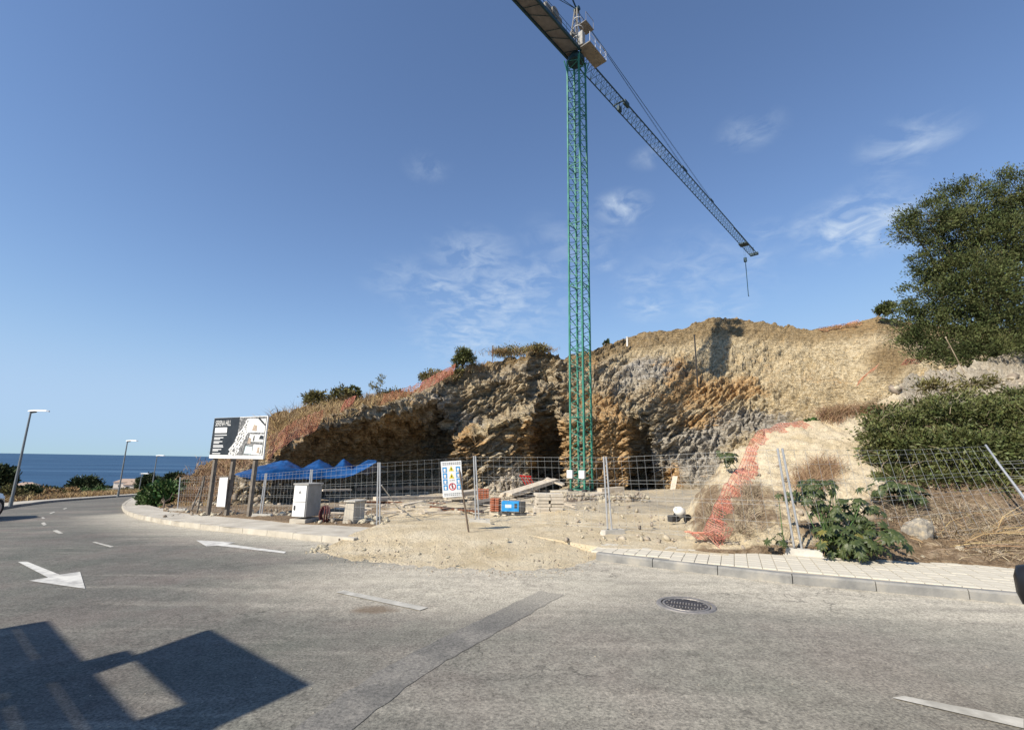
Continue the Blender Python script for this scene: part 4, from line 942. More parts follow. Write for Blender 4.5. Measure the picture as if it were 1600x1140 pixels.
# ------------------------------------------------------------------ safety notice
def build_sign():
    base = cast(733.5, 831, .16); zb = depth(base); top = P(716, 721, depth(base + UPV * h_for(base, 721)) )
    t = thing('safety_notice', 'white site safety notice with blue pictograms on a leaning post', 'sign', base)
    mb = MB(); mb.tube((0, 0, -.1), top - base, .022, 8); mb.build('post', 'dark_timber', t)
    c4 = [P(x, y, depth(top) - .05) - base for x, y in ((692, 777), (724, 775), (721, 719.5), (690, 721))]
    ux = c4[1] - c4[0]; w = np.linalg.norm(ux); ux = ux / w; uy = c4[3] - c4[0]; uy = uy - ux * (uy @ ux); h = np.linalg.norm(uy); uy /= h; n = np.cross(ux, uy)
    if n @ (CAM - base) < 0: n = -n
    o = c4[0]; mb = MB(); V = [o, o + ux * w, o + ux * w + uy * h, o + uy * h]; V = V + [v - n * .012 for v in V]
    mb.add(V, [(0, 1, 2, 3), (7, 6, 5, 4), (0, 4, 5, 1), (1, 5, 6, 2), (2, 6, 7, 3), (3, 7, 4, 0)]); mb.build('board', 'sign_white', t)
    B = Board(t, o, ux, uy, n, w, h)
    for cu in (.17, .82):
        for k in range(4):
            v = .20 + k * .165; B.rect('blue_tile', cu - .105, v, cu + .105, v + .145, 'sign_blue', .003)
            mb = MB(); c = B.pt(cu, v + .078, .006)
            mb.poly([c + ux * math.cos(q) * .036 * w * 1.6 + uy * math.sin(q) * .036 * h * .9 for q in np.linspace(0, 2 * math.pi, 12, endpoint=False)])
            mb.poly([B.pt(cu + x, v + y, .006) for x, y in ((-.05, .015), (.05, .015), (.035, .05), (-.035, .05))]); mb.build('pictogram', 'sign_white', t)
    for v in (.725, .52):
        B.quad('warning_triangle', ((.36, v), (.62, v), (.49, v + .145)), 'sign_yellow', .003); B.quads('warning_mark', [((.47, v + .03), (.51, v + .03), (.515, v + .09), (.465, v + .09))], 'print_black', .006)
    def ring(u, v, r0, r1, mat, off, name):
        mb = MB(); q = np.linspace(0, 2 * math.pi, 25); c = B.pt(u, v, off)
        for a_, b_ in zip(q[:-1], q[1:]): mb.poly([c + (ux * math.cos(x) + uy * math.sin(x)) * r for x, r in ((a_, r0), (b_, r0), (b_, r1), (a_, r1))][::-1])
        return mb.build(name, mat, t)
    ring(.5, .29, .105 * w * 1.25, .155 * w * 1.15, 'sign_red', .003, 'prohibition_ring')
    B.quads('figure', [((.47, .24), (.51, .24), (.53, .33), (.48, .345)), ((.48, .35), (.52, .35), (.52, .37), (.48, .37))], 'print_black', .0045)
    B.quads('slash', [((.40, .345), (.425, .36), (.60, .235), (.575, .22))], 'sign_red', .006)
    for v in (.945, .905, .455, .09, .045):
        B.quads('text_line', [((u, v), (u + .075, v), (u + .075, v + .018), (u, v + .018)) for u in (np.arange(.08, .9, .1) if v != .455 else (.38, .48, .56))], 'print_grey', .003)
build_sign()
# ------------------------------------------------------------------ site things
def loft_box(mb, c, d, **k): return mb.bbox(c, d, **k)
def frame_at(px, py, off=.14): return cast(px, py, off)
def yaw_to(a, b): return math.atan2(b[1] - a[1], b[0] - a[0])
def build_cabinet():
    a = ground(461, 816, .12); b = ground(476, 818, .12); e = ground(497, 812, .12); rz = yaw_to(a, b) ; w = np.linalg.norm((b - a)[:2])
    base = b; H = h_for(b, 757.5); D = .62; W_ = .46
    vd = b[:2] / np.linalg.norm(b[:2]); fr = np.array([-vd[1], vd[0]]); rz = math.atan2(-vd[0], vd[1]) - R(38)
    t = thing('electric_cabinet', 'white metal electric cabinet with shaded grey side behind the fence foot', 'cabinet', b, rz)
    mb = MB(); mb.bbox((-W_ / 2, D / 2, H * .58), (W_, D, H * .84), .02); mb.build('body', 'cabinet_grey', t)
    mb = MB(); mb.bbox((-W_ / 2, D / 2, H * .07 - .05), (W_ + .06, D + .06, H * .18), .02); mb.build('plinth', 'pale_concrete', t)
    mb = MB(); mb.bbox((-W_ / 2, -.012, H * .77), (W_ - .06, .024, H * .42), .006); d1 = mb.build('door', 'white_paint', t)
    mb = MB(); mb.poly([(-W_ / 2 - .05, -.028, H * .78), (-W_ / 2 + .05, -.028, H * .78), (-W_ / 2, -.028, H * .78 + .09)]); mb.build('warning_mark', 'print_grey', d1)
    mb = MB(); mb.bbox((-W_ / 2, -.012, H * .36), (W_ - .06, .024, H * .37), .006); d2 = mb.build('door', 'white_paint', t)
    MB().box((-W_ + .1, -.035, H * .4), (.03, .03, .12)).build('handle', 'dark_steel', d2)
    mb = MB(); mb.bbox((-W_ / 2, D / 2, H * 1.0 + .015), (W_ + .05, D + .05, .05), .015); mb.build('lid', 'cabinet_grey', t)
    # clear film sheet on the left side
    c = ground(543, 819, .10); H = h_for(c, 783); t = thing('utility_pedestal', 'short pale concrete utility pedestal with sloping top beside rubble', 'pedestal', c, rz)
    mb = MB(); V = [(-.17, 0, 0), (.17, 0, 0), (.17, .55, 0), (-.17, .55, 0), (-.12, .03, H * .93), (.13, .03, H * .95), (.15, .55, H), (-.12, .55, H)]
    mb.add(V, [(3, 2, 1, 0), (4, 5, 6, 7), (0, 1, 5, 4), (1, 2, 6, 5), (2, 3, 7, 6), (3, 0, 4, 7)]); mb.build('body', 'pale_concrete', t)
    mb = MB(); mb.bbox((.01, .29, H * 1.0), (.36, .62, .04), .01); mb.build('cap', 'concrete', t)
    p = ground(506, 816, .12); t = thing('hose_bundle', 'maroon plastic conduit bundle hung in a loop beside the cabinet', 'conduit', p)
    h = h_for(p, 790)
    for r_, o_ in ((.11, 0), (.14, .03), (.09, -.04)):
        mb = MB(); pts = [(math.sin(q) * r_ * .8 + o_, .05 * math.cos(q * 2) + o_, h / 2 + math.cos(q) * h / 2 * (1 - abs(o_) * 2)) for q in np.linspace(0, 2 * math.pi, 22)]; mb.path(pts, .024, 6); mb.build('loop', 'plum', t)
build_cabinet()
def build_tarp():
    xs = np.linspace(367, 588, 111); z0 = np.interp(xs, [367, 588], [21.3, 25.6])
    uy = np.interp(xs, [367, 405, 440, 450, 472, 499, 522, 537, 552, 575, 588], [740, 728, 719, 719, 731, 717, 730, 715.5, 731, 717.5, 719])
    ly = np.interp(xs, [367, 400, 450, 499, 537, 552, 575, 588], [742, 750, 748.5, 748, 746, 742, 730, 722])
    my = np.interp(xs, [367, 405, 425, 472, 490, 522, 527, 552, 570, 588], [741, 737, 734, 733, 734, 733, 733, 734, 727, 720.5])
    NV = 30; G = np.zeros((111, NV, 3))
    for i, x in enumerate(xs):
        f = P(x, ly[i], z0[i]); m = P(x, max(my[i], uy[i] + .3), z0[i] + .35); b = P(x, uy[i], z0[i] + 1.5)
        for j, v in enumerate(np.linspace(0, 1, NV)):
            p = f * (1 - v / .4) + m * (v / .4) if v < .4 else m * (1 - (v - .4) / .6) + b * ((v - .4) / .6)
            G[i, j] = p + np.array([0, .10, .05]) * float(noise(np.array([x * .10, v * 3, 2.0]))) + UPV * .03 * float(noise(np.array([x * .35, v * 6, 5.0])))
    back = G[:, -1] + np.array([.3, 1.8, -.45]); G = np.concatenate([G, ((G[:, -1] + back) / 2 + UPV * -.1)[:, None], back[:, None]], 1)
    base = ground(470, 800, .1); t = thing('tarpaulin', 'blue tarpaulin canopy with peaks strung behind the fence', 'tarpaulin', base)
    grid_mesh('sheet', G - base, 'tarp', t)
    for i in (0, 39, 66, 85, 106):
        p = G[i, NV - 1] - base; gz = float(g(G[i, NV - 1, 0], G[i, NV - 1, 1])) - base[2] - .3; MB().tube((p[0], p[1], gz), (p[0], p[1], p[2] - .03), .035, 6).build('pole', 'dark_timber', t)
build_tarp()
def plank(label, a, b, w, th, mat='timber', n=1, group=None):
    a = np.asarray(a); b = np.asarray(b); t = thing('plank' if n == 1 else 'plank_stack', label, 'plank' if n == 1 else 'planks', a, 0, group); d = b - a; L_ = np.linalg.norm(d); d = d / L_
    s = np.cross(d, UPV); s /= np.linalg.norm(s); u = np.cross(s, d)
    for k in range(n):
        o = s * (w * 1.08 * (k % 3 - 1) if n > 1 else 0) + u * (th * 1.1 * (k // 3)) + d * (RNG.normal() * .12 if n > 1 else 0); mb = MB()
        V = [o + s * x * w / 2 + u * z for x, z in ((-1, 0), (1, 0), (1, th), (-1, th))]; V = V + [v + d * L_ for v in V]
        mb.add(V, [(0, 1, 2, 3), (7, 6, 5, 4), (0, 4, 5, 1), (1, 5, 6, 2), (2, 6, 7, 3), (3, 7, 4, 0)]); mb.build('board', mat, t)
    return t
def rock_mesh(seed, n=2):
    bm = bmesh.new(); bmesh.ops.create_icosphere(bm, subdivisions=n, radius=1); r = np.random.default_rng(seed); off = r.random(3) * 50
    for v in bm.verts:
        c = np.array(v.co); q = float(noise(c * 1.1 + off)) * .55 + float(noise(c * 2.7 + off)) * .22; v.co = v.co * (1 + q)
        v.co.z *= .68; v.co.x *= 1.15
    for k in range(5):                                                   # flat breaks
        nrm = r.normal(size=3); nrm /= np.linalg.norm(nrm); lim = .62 + r.random() * .2
        for v in bm.verts:
            d = v.co.dot(Vector(nrm))
            if d > lim: v.co -= Vector(nrm) * (d - lim)
    me = bpy.data.meshes.new('rock'); bm.to_mesh(me); bm.free(); return me
ROCKS = [rock_mesh(s, 2) for s in range(8)]
for me in ROCKS: me.materials.append(MATS['stone'])
def rock_at(p, r, label, group, seed=0, mat=None, name='rock'):
    o = bpy.data.objects.new(name, ROCKS[seed % 8]); col.objects.link(o); o.location = (p[0], p[1], p[2] + r * .25); o.scale = (r, r * .85, r * .9); o.rotation_euler = (RNG.normal() * .25, RNG.normal() * .25, RNG.random() * 6.3)
    return tag(o, label, 'rock', group)
def rubble(name, pts, sizes, mat, label):
    Vs, Fs, o = [], [], 0
    base = []
    for me in ROCKS:
        pass
    bm = bmesh.new(); bmesh.ops.create_icosphere(bm, subdivisions=1, radius=1); bv = np.array([v.co for v in bm.verts]); bf = np.array([[v.index for v in f.verts] for f in bm.faces]); bm.free()
    for p, s in zip(pts, sizes):
        r = RNG.normal(size=(3, 3)); q, _ = np.linalg.qr(r); v = (bv * (1 + RNG.normal(size=(len(bv), 1)) * .18)) * np.array([1.2, .9, .6]); Vs.append((v @ q) * s + p); Fs.append(bf + o); o += len(bv)
    ob = np_mesh(name, np.concatenate(Vs), np.concatenate(Fs), mat); return stuff(ob, label, 'rubble')
def px_scatter(n, x0, x1, y0, y1, off=.14, fn=None): 
    out = []
    for _ in range(n):
        x = RNG.uniform(x0, x1); y = RNG.uniform(y0, y1); out.append((fn or (lambda a, b: cast(a, b, off)))(x, y))
    return out
def site_clutter():
    # brick pallet
    def pallet(px, py, w, d, h, rz, label, mat, rows=5, cols=4):
        p = ground(px, py); t = thing('brick_pallet', label, 'pallet', p, rz)
        for y in (-d / 2 + .06, 0, d / 2 - .06): MB().box((0, y, .05), (w, .07, .09)).build('runner', 'timber', t)
        for k in range(5): MB().box((-w / 2 + .07 + k * (w - .14) / 4, 0, .105), (.11, d, .018)).build('slat', 'timber', t)
        for r_ in range(rows):
            for c in range(cols):
                for q in range(2):
                    mb = MB(); mb.bbox((-w / 2 + (c + .5) * w / cols, -d / 4 + q * d / 2, .12 + (r_ + .5) * h / rows), (w / cols - .02, d / 2 - .02, h / rows - .02), .008); mb.build('brick', mat, t)
    pallet(755, 783, .55, .5, .50, .1, 'pallet of red bricks in the shade beyond the fence post', 'brick_red')
    pallet(774, 804, .32, .34, .42, -.25, 'small pallet of striped terracotta bricks beside the blue box', 'brick_red', 6, 2)
    p = ground(797, 806); t = thing('generator', 'blue steel site generator box on a black skid frame', 'generator', p, -.12)
    MB().bbox((0, .25, .48), (.95, .6, .50), .03).build('housing', 'blue_steel', t)
    MB().bbox((.62, .25, .47), (.32, .58, .50), .03).build('engine_cover', 'dark_steel', t)
    MB().box((-.1, -.056, .5), (.34, .012, .16)).build('label_plate', 'print_aqua', t); MB().box((.3, -.056, .52), (.14, .012, .22)).build('vent', 'dark_steel', t)
    for y in (0.0, .5): MB().bbox((.12, y, .1), (1.5, .08, .12), .01).build('skid', 'dark_steel', t)
    for x in (-.4, .7): MB().tube((x, .05, .12), (x, .05, .25), .03).build('foot', 'dark_steel', t)
    t.scale = (.60, .60, .62)
    # stack of pale blocks
    p = ground(864, 803); t = thing('block_stack', 'stack of pale concrete blocks beside the crane footing', 'blocks', p, .12)
    for r_ in range(6):
        for c in range(2):
            for q in range(2):
                MB().bbox((-.42 + c * .62 + RNG.normal() * .03, q * .5 + .2 + RNG.normal() * .02, .1 + r_ * .175), (.60, .46, .16), .015).build('block', 'block_pale', t)
    MB().bbox((-.75, .1, .18), (.3, .3, .3), .04).build('block', 'block_pale', t); t.scale = (.72, .72, .62)
    # planks
    plank('long pale planks stacked at a slant across the debris heap', P(794, 775, 26.0), P(866, 752, 29.5), .26, .09, 'timber', 6)
    plank('darker planks lying under the slanted pale planks', P(800, 784, 25.8), P(850, 770, 28.5), .24, .07, 'grey_wood', 6)
    plank('short pair of pale boards pointing at the crane base', P(853, 748, 29.5), P(880, 758, 29.0), .30, .08, 'timber', 3)
    plank('pale board leaning upright against the rock right of the notch', P(1050, 771, 38.5), P(1055, 744, 40.5), .42, .05, 'pale_concrete' if 0 else 'timber')
    plank('long pale plank lying behind the electric cabinet', P(503, 767, 21.5), P(548, 766, 22.5), .2, .08, 'timber')
    plank('orange formwork board lying by the crane footing', P(937, 771, 32), P(972, 768, 33), .5, .35, 'brick_red' if 0 else 'timber')
    plank('long grey beam lying in the cave shade', P(556, 766, 25.5), P(694, 763, 29.5), .3, .16, 'grey_wood')
    plank('second long grey beam in front of the cave', P(585, 781, 22.0), P(690, 779, 24.5), .3, .14, 'timber')
    plank('short broken board propped on the rubble left of the notice', P(628, 790, 20), P(662, 783, 21.5), .2, .05, 'timber')
    plank('stack of grey formwork boards right of the safety notice', P(742, 792, 19.5), P(770, 786, 20.5), .2, .06, 'grey_wood', 9)
    plank('stack of pale boards lying left of the blue generator', P(700, 777, 24), P(745, 771, 26), .22, .07, 'timber', 9)
    plank('dark boards lying in front of the crane footing', P(888, 789, 22), P(930, 783, 24), .22, .08, 'dark_timber', 6)
    plank('pale boards leaning on the crane footing', P(905, 778, 29), P(945, 772, 31), .24, .07, 'timber', 6)
    mb = MB()
    for _ in range(240):
        x, y = RNG.uniform(520, 900), RNG.uniform(768, 806); q = ground(x, y); a_ = RNG.uniform(0, 6.28); L_ = RNG.uniform(.15, .8); mb.box((q[0], q[1], q[2] + .04 + RNG.random() * .05), (L_, RNG.uniform(.03, .12), .03), a_)
    stuff(mb.build('timber_scraps', 'timber'), 'scraps of timber strewn over the site floor', 'timber scraps')
    pts = px_scatter(300, 600, 1000, 770, 800, .16); rubble('site_rubble', pts, [.02 + .12 * RNG.random() ** 4 for _ in pts], 'stone', 'broken stones strewn over the site floor')
    pts = [ground(x, 786 - abs(x - 950) * .05, .1) + np.array([0, RNG.uniform(-1, 1.5), RNG.uniform(0, .35)]) for x in RNG.uniform(880, 1010, 170)]; rubble('footing_rubble', pts, [.04 + .12 * RNG.random() ** 2 for _ in pts], 'stone', 'rubble heaped around the crane footing')
    # red barrier
    p = P(826, 762, 29.5); t = thing('barrier', 'red folding barrier tipped over on the debris heap', 'barrier', p, .3)
    for k in range(4): MB().tube((-.55 + k * .2, 0, .75 - k * .02), (-.05 + k * .2, .1, 0), .04, 6).build('bar', 'red_plastic', t)
    MB().tube((-.6, 0, .74), (.15, 0, .68), .05, 6).build('top_rail', 'red_plastic', t)
    # heap
    c = ground(800, 776); n = 500; pts = []; sz = []
    for _ in range(n):
        a, r_ = RNG.uniform(0, 6.28), RNG.random() ** .6; hh = (1 - r_) * 1.5; pts.append(c + np.array([math.cos(a) * r_ * 2.3, 3.5 + math.sin(a) * r_ * 2.0, hh * RNG.random() ** .35])); sz.append(.06 + .16 * RNG.random() ** 3)
    rubble('debris_heap', pts, sz, 'stone', 'grey heap of broken debris in front of the cave')
    mb = MB()
    for _ in range(150):
        a, r_ = RNG.uniform(0, 6.28), RNG.random(); q = c + np.array([math.cos(a) * r_ * 2.0, 3.2 + math.sin(a) * r_ * 1.6, (1 - r_) * 1.4 + .1]); d = RNG.normal(size=3) * np.array([.5, .5, .35]); mb.tube(q, q + d, .014, 4)
    stuff(mb.build('offcut_sticks', 'grey_wood'), 'splintered sticks poking out of the debris heap', 'sticks')
    # rebar bundles
    for k, (a, b, lb) in enumerate((((672, 794), (760, 803), 'dark bundle of steel bars lying behind the safety notice'), ((690, 799), (765, 795), 'second dark bundle of steel bars crossing behind the fence post'), ((560, 786), (690, 789), 'long dark steel bars lying in the cave shade'))):
        p, q = ground(*a), ground(*b); t = thing('rebar_bundle', lb, 'steel bars', p, 0, 'steel bar bundles')
        for j in range(7): e = np.array([RNG.normal() * .05, RNG.normal() * .09, .03 + (j % 3) * .03]); MB().tube(e, q - p + e + RNG.normal(size=3) * np.array([.15, .12, .01]), .02, 5).build('bar', 'rust' if j % 2 else 'dark_steel', t)
    # small mixer
    p = ground(1062, 816); t = thing('concrete_mixer', 'white drum concrete mixer lying on the sand beside the bank', 'mixer', p, .4); sc_ = depth(p) / FPX
    m = MB(); m.lathe([(0, 0), (.09, .0), (.14, .10), (.14, .20), (.08, .34), (.06, .34), (.09, .18), (0, .05)], 20); o = m.build('drum', 'white_paint', t, True); o.rotation_euler = (R(10), R(-68), 0); o.location = (.14, 0, .24)
    m = MB(); m.tube((.1, -.24, .12), (.1, -.19, .12), .13, 16); m.build('wheel', 'tyre', t); m = MB(); m.tube((.1, .24, .12), (.1, .19, .12), .13, 16); m.build('wheel', 'tyre', t)
    MB().bbox((-.26, 0, .12), (.2, .2, .18), .03).build('motor', 'dark_steel', t); MB().path([(-.3, -.15, .05), (0, -.2, .2), (.3, -.2, .12)], .02, 6).build('frame', 'dark_steel', t)
    # rubble bands
    pts = px_scatter(170, 255, 470, 794, 806, .16) + px_scatter(140, 470, 600, 795, 817, .16) + px_scatter(120, 880, 1075, 800, 850, .17)
    rubble('rubble', pts, [.015 + .075 * RNG.random() ** 4 for _ in pts], 'stone', 'loose grey rubble along the foot of the site fence')
    pts = [p for p in px_scatter(420, 300, 690, 755, 795, 0, lambda a, b: P(a, b, min(cliff_z(a, b), depth(cast(a, b, .1))) - .05))]
    rubble('scree', pts, [.03 + .15 * RNG.random() ** 3 for _ in pts], 'stone', 'broken stones at the foot of the left rock face')
    for k in range(26):
        p = [ground(RNG.uniform(560, 606), RNG.uniform(806, 822), .12), ground(RNG.uniform(300, 460), RNG.uniform(803, 808), .12)][k % 3 == 0]; rock_at(p, RNG.uniform(.07, .16), 'pale angular stone lying along the fence line left of the sand spill', 'stones along the fence line', k)
    for k in range(14): rock_at(cast(RNG.uniform(486, 512), RNG.uniform(852, 863), 0.0), RNG.uniform(.025, .06) * (2 if k == 0 else 1), 'dark little stone on the asphalt at the left tip of the sand spill', 'stones at the tip of the sand spill', k)
    for k, (x, y) in enumerate(((622, 862), (655, 866), (780, 806), (800, 804), (570, 859), (792, 843), (828, 838), (700, 871))): rock_at(cast(x, y, .16), .025 + .015 * (k % 3), 'small dark pebble lying loose on the sand spill', 'pebbles on the sand spill', k)
    pts = [cast(x, y, .1) for x, y in zip(RNG.uniform(490, 980, 500), RNG.uniform(822, 888, 500)) if y < np.interp(x, *SPILL_F) - 3 and y > np.interp(x, *SPILL_B) + 2]
    rubble('gravel', [p + UPV * .02 for p in pts], [.006 + .018 * RNG.random() ** 2 for _ in pts], 'stone', 'fine gravel strewn over the sand spill')
    pts = [cast(x, np.interp(x, *SPILL_F) + RNG.normal() * 4, 0) for x in RNG.uniform(490, 930, 350)]; rubble('road_grit', pts, [.005 + .012 * RNG.random() for _ in pts], 'stone', 'grit along the front edge of the sand spill')
    pts = [cast(RNG.uniform(60, 1560), RNG.uniform(885, 1135), 0) for _ in range(260)]; rubble('asphalt_grit', pts, [.003 + .007 * RNG.random() ** 3 for _ in pts], 'boulder', 'scattered grit on the asphalt')
    # boulder on the bank
    p = onbank(1436, 846, .1) + UPV * .16; o = bpy.data.objects.new('boulder', rock_mesh(21, 3)); o.data.materials.append(MATS['boulder']); col.objects.link(o); o.location = p; o.scale = (.25, .22, .36); o.rotation_euler = (.3, -.5, .4); tag(o, 'grey boulder with a cream face lying on the bank above the pavement', 'boulder')
    pts = px_scatter(620, 1090, 1600, 640, 872, 0, lambda a, b: onbank(a, b, 0) if b > np.interp(a, [1072, 1140, 1280, 1350, 1600], [806, 720, 665, 655, 600]) else onbank(a, 850)); rubble('bank_stones', pts, [.012 + .07 * RNG.random() ** 4 for _ in pts], 'stone', 'small stones strewn over the sandy bank')
    pts = px_scatter(420, 1395, 1610, 556, 612, 0, lambda a, b: onbank(a, max(b, np.interp(a, [1400, 1440, 1520, 1600], [608, 592, 577, 550]) + 1), 0)); rubble('ridge_rubble', pts, [.05 + .22 * RNG.random() ** 3 for _ in pts], 'stone', 'pale broken rubble on the ridge between the shrub and the pine')
    pts = px_scatter(170, 1330, 1600, 790, 868, 0, lambda a, b: onbank(a, b, 0)); rubble('bank_rubble', pts, [.02 + .09 * RNG.random() ** 3 for _ in pts], 'stone', 'broken stones among dry twigs at the right of the bank')
site_clutter()
# ------------------------------------------------------------------ orange netting
def net(label, pts, w, surf, cell, mat='orange_net', thick=.012, ruck=.03, name='safety_net', lift=.05, upr=.45):
    """strip of mesh along a photo polyline, lying over the surface"""
    P3 = np.array([surf(x, y) for x, y in pts]); s = np.concatenate([[0], np.cumsum(np.linalg.norm(np.diff(P3, axis=0), axis=1))]); L_ = s[-1]; n = int(L_ / cell); m = max(3, int(w / cell))
    ts = np.linspace(0, L_, n); C = np.stack([np.interp(ts, s, P3[:, k]) for k in range(3)], -1); T = np.gradient(C, axis=0); T /= np.linalg.norm(T, axis=1)[:, None]
    S = np.cross(T, UPV); S /= np.linalg.norm(S, axis=1)[:, None]; S = S * (1.05 - upr * .8) + UPV * upr * np.sign(w); G = np.zeros((n, m + 1, 3))
    for j in range(m + 1):
        v = j / m - .5; G[:, j] = C + S * (v * abs(w))
    q = fbm(G * 1.8, 3); G = G + UPV * (lift + ruck * q)[..., None] + (fbm(G * 2.5 + 7, 2) * cell * .5)[..., None]
    mb = MB(); base = C[0]
    for j in range(m + 1): mb.path([p - base for p in G[:, j]], thick * .55, 3)
    for i in range(n): mb.path([p - base for p in G[i]], thick * .45, 3)
    t = thing(name, label, 'safety net', base, 0, 'orange safety nets'); mb.build('mesh', mat, t); return t
net('long strip of orange safety netting running down the sandy bank', [(1262, 668), (1225, 673), (1195, 684), (1182, 705), (1172, 735), (1156, 762), (1141, 790), (1132, 815), (1124, 838), (1118, 856)], .62, lambda x, y: onbank(x, y, .0), .08, ruck=.06, lift=.10, thick=.015)
net('crumpled heap of orange netting spread on the kerb end of the bank', [(1080, 853), (1100, 852), (1122, 851), (1140, 849)], .7, lambda x, y: onbank(max(x, 1085), y, .0), .06, ruck=.12, lift=.1)
CS = lambda x, y: onto(x, y, .25)
net('faded orange netting on the left slope edge above the cave beside the billboard', [(418, 716), (428, 706), (446, 692), (470, 679), (500, 667)], 1.3, CS, .13, 'faded_net', .036, .12, lift=.45, upr=.95)
net('short patch of orange netting on the ridge below the left bushes', [(534, 647), (545, 641), (553, 636)], .8, CS, .13, 'orange_net', .036, .1, lift=.5, upr=.95)
net('orange netting along the middle of the left ridge', [(597, 633), (615, 628), (635, 622), (652, 615)], .8, CS, .15, 'faded_net', .04, .1, lift=.5, upr=.95)
net('orange netting climbing the ridge below the small tree', [(655, 616), (675, 604), (692, 595), (710, 585)], 1.0, CS, .15, 'orange_net', .04, .1, lift=.55, upr=.95)
net('pink faded netting on the far right skyline', [(1280, 512), (1300, 510), (1325, 506), (1345, 500)], 1.0, lambda x, y: P(x, y + 9, cliff_z(x, 505) - .6), .22, 'faded_net', .05, .1, lift=.5)
net('scrap of orange netting on the slope below the pine', [(1412, 570), (1425, 568), (1440, 566)], .9, lambda x, y: P(x, y, 40), .14, 'orange_net', .04, .1, lift=.2)
net('thin orange netting hanging on the slope left of the pine', [(1340, 604), (1352, 590), (1372, 575)], .8, lambda x, y: P(x, y, 42), .16, 'faded_net', .026, .1, lift=.2)
# ------------------------------------------------------------------ manhole, lamps
def build_manhole():
    c = cast(1072, 945, 0); t = thing('manhole_cover', 'round dark iron manhole cover set in the asphalt', 'manhole cover', (c[0], c[1], c[2] + .004), R(-22))
    MB().lathe([(.30, .0), (.30, .010), (.345, .010), (.36, -.004)], 40).build('frame', 'iron_worn', t)
    mb = MB(); mb.lathe([(0, .004), (.285, .004), (.288, -.002)], 40); mb.build('lid', 'iron', t)
    MB().lathe([(.255, .0045), (.258, .010), (.278, .010), (.281, .0045)], 40).build('rim_band', 'iron_worn', t)
    for r_ in (-1, 1):
        for k in range(11):
            x = -.17 + k * .034; L_ = .045 if r_ < 0 else .07; MB().box((x, .03 if r_ > 0 else -.13, .0075), (.014, L_, .009)).build('rib', 'iron_worn', t)
    for k in range(14): a = k / 14 * 6.283; MB().box((math.cos(a) * .225, math.sin(a) * .225, .0065), (.02, .02, .007), a).build('stud', 'iron_worn', t)
build_manhole()
def lamp(bx, by, tx, ty, arm, label, off=.13):
    b = cast(bx, by, off); h = h_for(b, ty); t = thing('street_lamp', label, 'street lamp', b, 0, 'street lamps along the far kerb'); rt = np.array([A_RIGHT[0], A_RIGHT[1], 0]); rt /= np.linalg.norm(rt)
    mb = MB(); mb.tube((0, 0, 0), (0, 0, h), .065, 10, .04); mb.build('pole', 'lamp_post', t); MB().tube((0, 0, 0), (0, 0, .45), .085, 10, .08).build('base_sleeve', 'lamp_post', t)
    e = rt * arm; MB().tube((0, 0, h - .05), (e[0] * .3, e[1] * .3, h), .04, 8).build('arm', 'lamp_post', t)
    mb = MB(); rz = math.atan2(rt[1], rt[0]); V = []
    for u, w, z in ((-.1, .08, .0), (.35, .13, .03), (.9, .10, .02), (1.0, .04, .0)):
        for s, dz in ((-1, 0), (1, 0), (.7, .07), (-.7, .07)): p = rt * (u * arm) + np.array([-rt[1], rt[0], 0]) * (w * s); V.append((p[0], p[1], h + z + dz))
    F = [(k * 4 + i, k * 4 + (i + 1) % 4, k * 4 + 4 + (i + 1) % 4, k * 4 + 4 + i) for k in range(3) for i in range(4)] + [(3, 2, 1, 0), (12, 13, 14, 15)]
    mb.add(V, F); mb.build('lamp_head', 'lamp_head', t)
lamp(16, 791, 44, 643, .95, 'nearest tall street lamp at the left edge of the road')
lamp(184, 776, 199, 689, .85, 'second street lamp from the left beside the far bend')
lamp(236, 770, 242, 712, .85, 'slim street lamp in front of the dark far trees')
lamp(217, 768, 219, 740, .9, 'smallest distant street lamp low against the sea')
# ------------------------------------------------------------------ vegetation
def leaf_quads(pts, size, aspect, up=.0, rng=RNG, dirs=None):
    n = len(pts); a = rng.normal(size=(n, 3)) if dirs is None else dirs + rng.normal(size=(n, 3)) * .45
    a[:, 2] += up; a /= np.linalg.norm(a, axis=1)[:, None]; r = rng.normal(size=(n, 3)); b = np.cross(a, r); b /= np.linalg.norm(b, axis=1)[:, None] + 1e-9
    s = size * (.6 + .8 * rng.random((n, 1))); a = a * s; b = b * s * aspect * .5
    V = np.stack([pts, pts + a * .5 + b, pts + a, pts + a * .5 - b], 1).reshape(-1, 3); F = np.arange(4 * n).reshape(n, 4); return V, F
def clumps(blobs, nc, nl, cr, rng=RNG, shell=.55):
    blobs = np.array(blobs, float); vol = blobs[:, 3] * blobs[:, 4] * blobs[:, 5]; pick = rng.choice(len(blobs), nc, p=vol ** .75 / (vol ** .75).sum())
    d = rng.normal(size=(nc, 3)); d /= np.linalg.norm(d, axis=1)[:, None]; rr = shell + (1 - shell) * rng.random((nc, 1)) ** .7
    C = blobs[pick, :3] + d * rr * blobs[pick, 3:6]; D = np.repeat(d, nl, 0); sz = cr * (.6 + .8 * rng.random((nc, 1)))
    o = rng.normal(size=(nc * nl, 3)) * .5 * np.repeat(sz, nl, 0) * np.array([1, 1, .65]); return np.repeat(C, nl, 0) + o, D, C
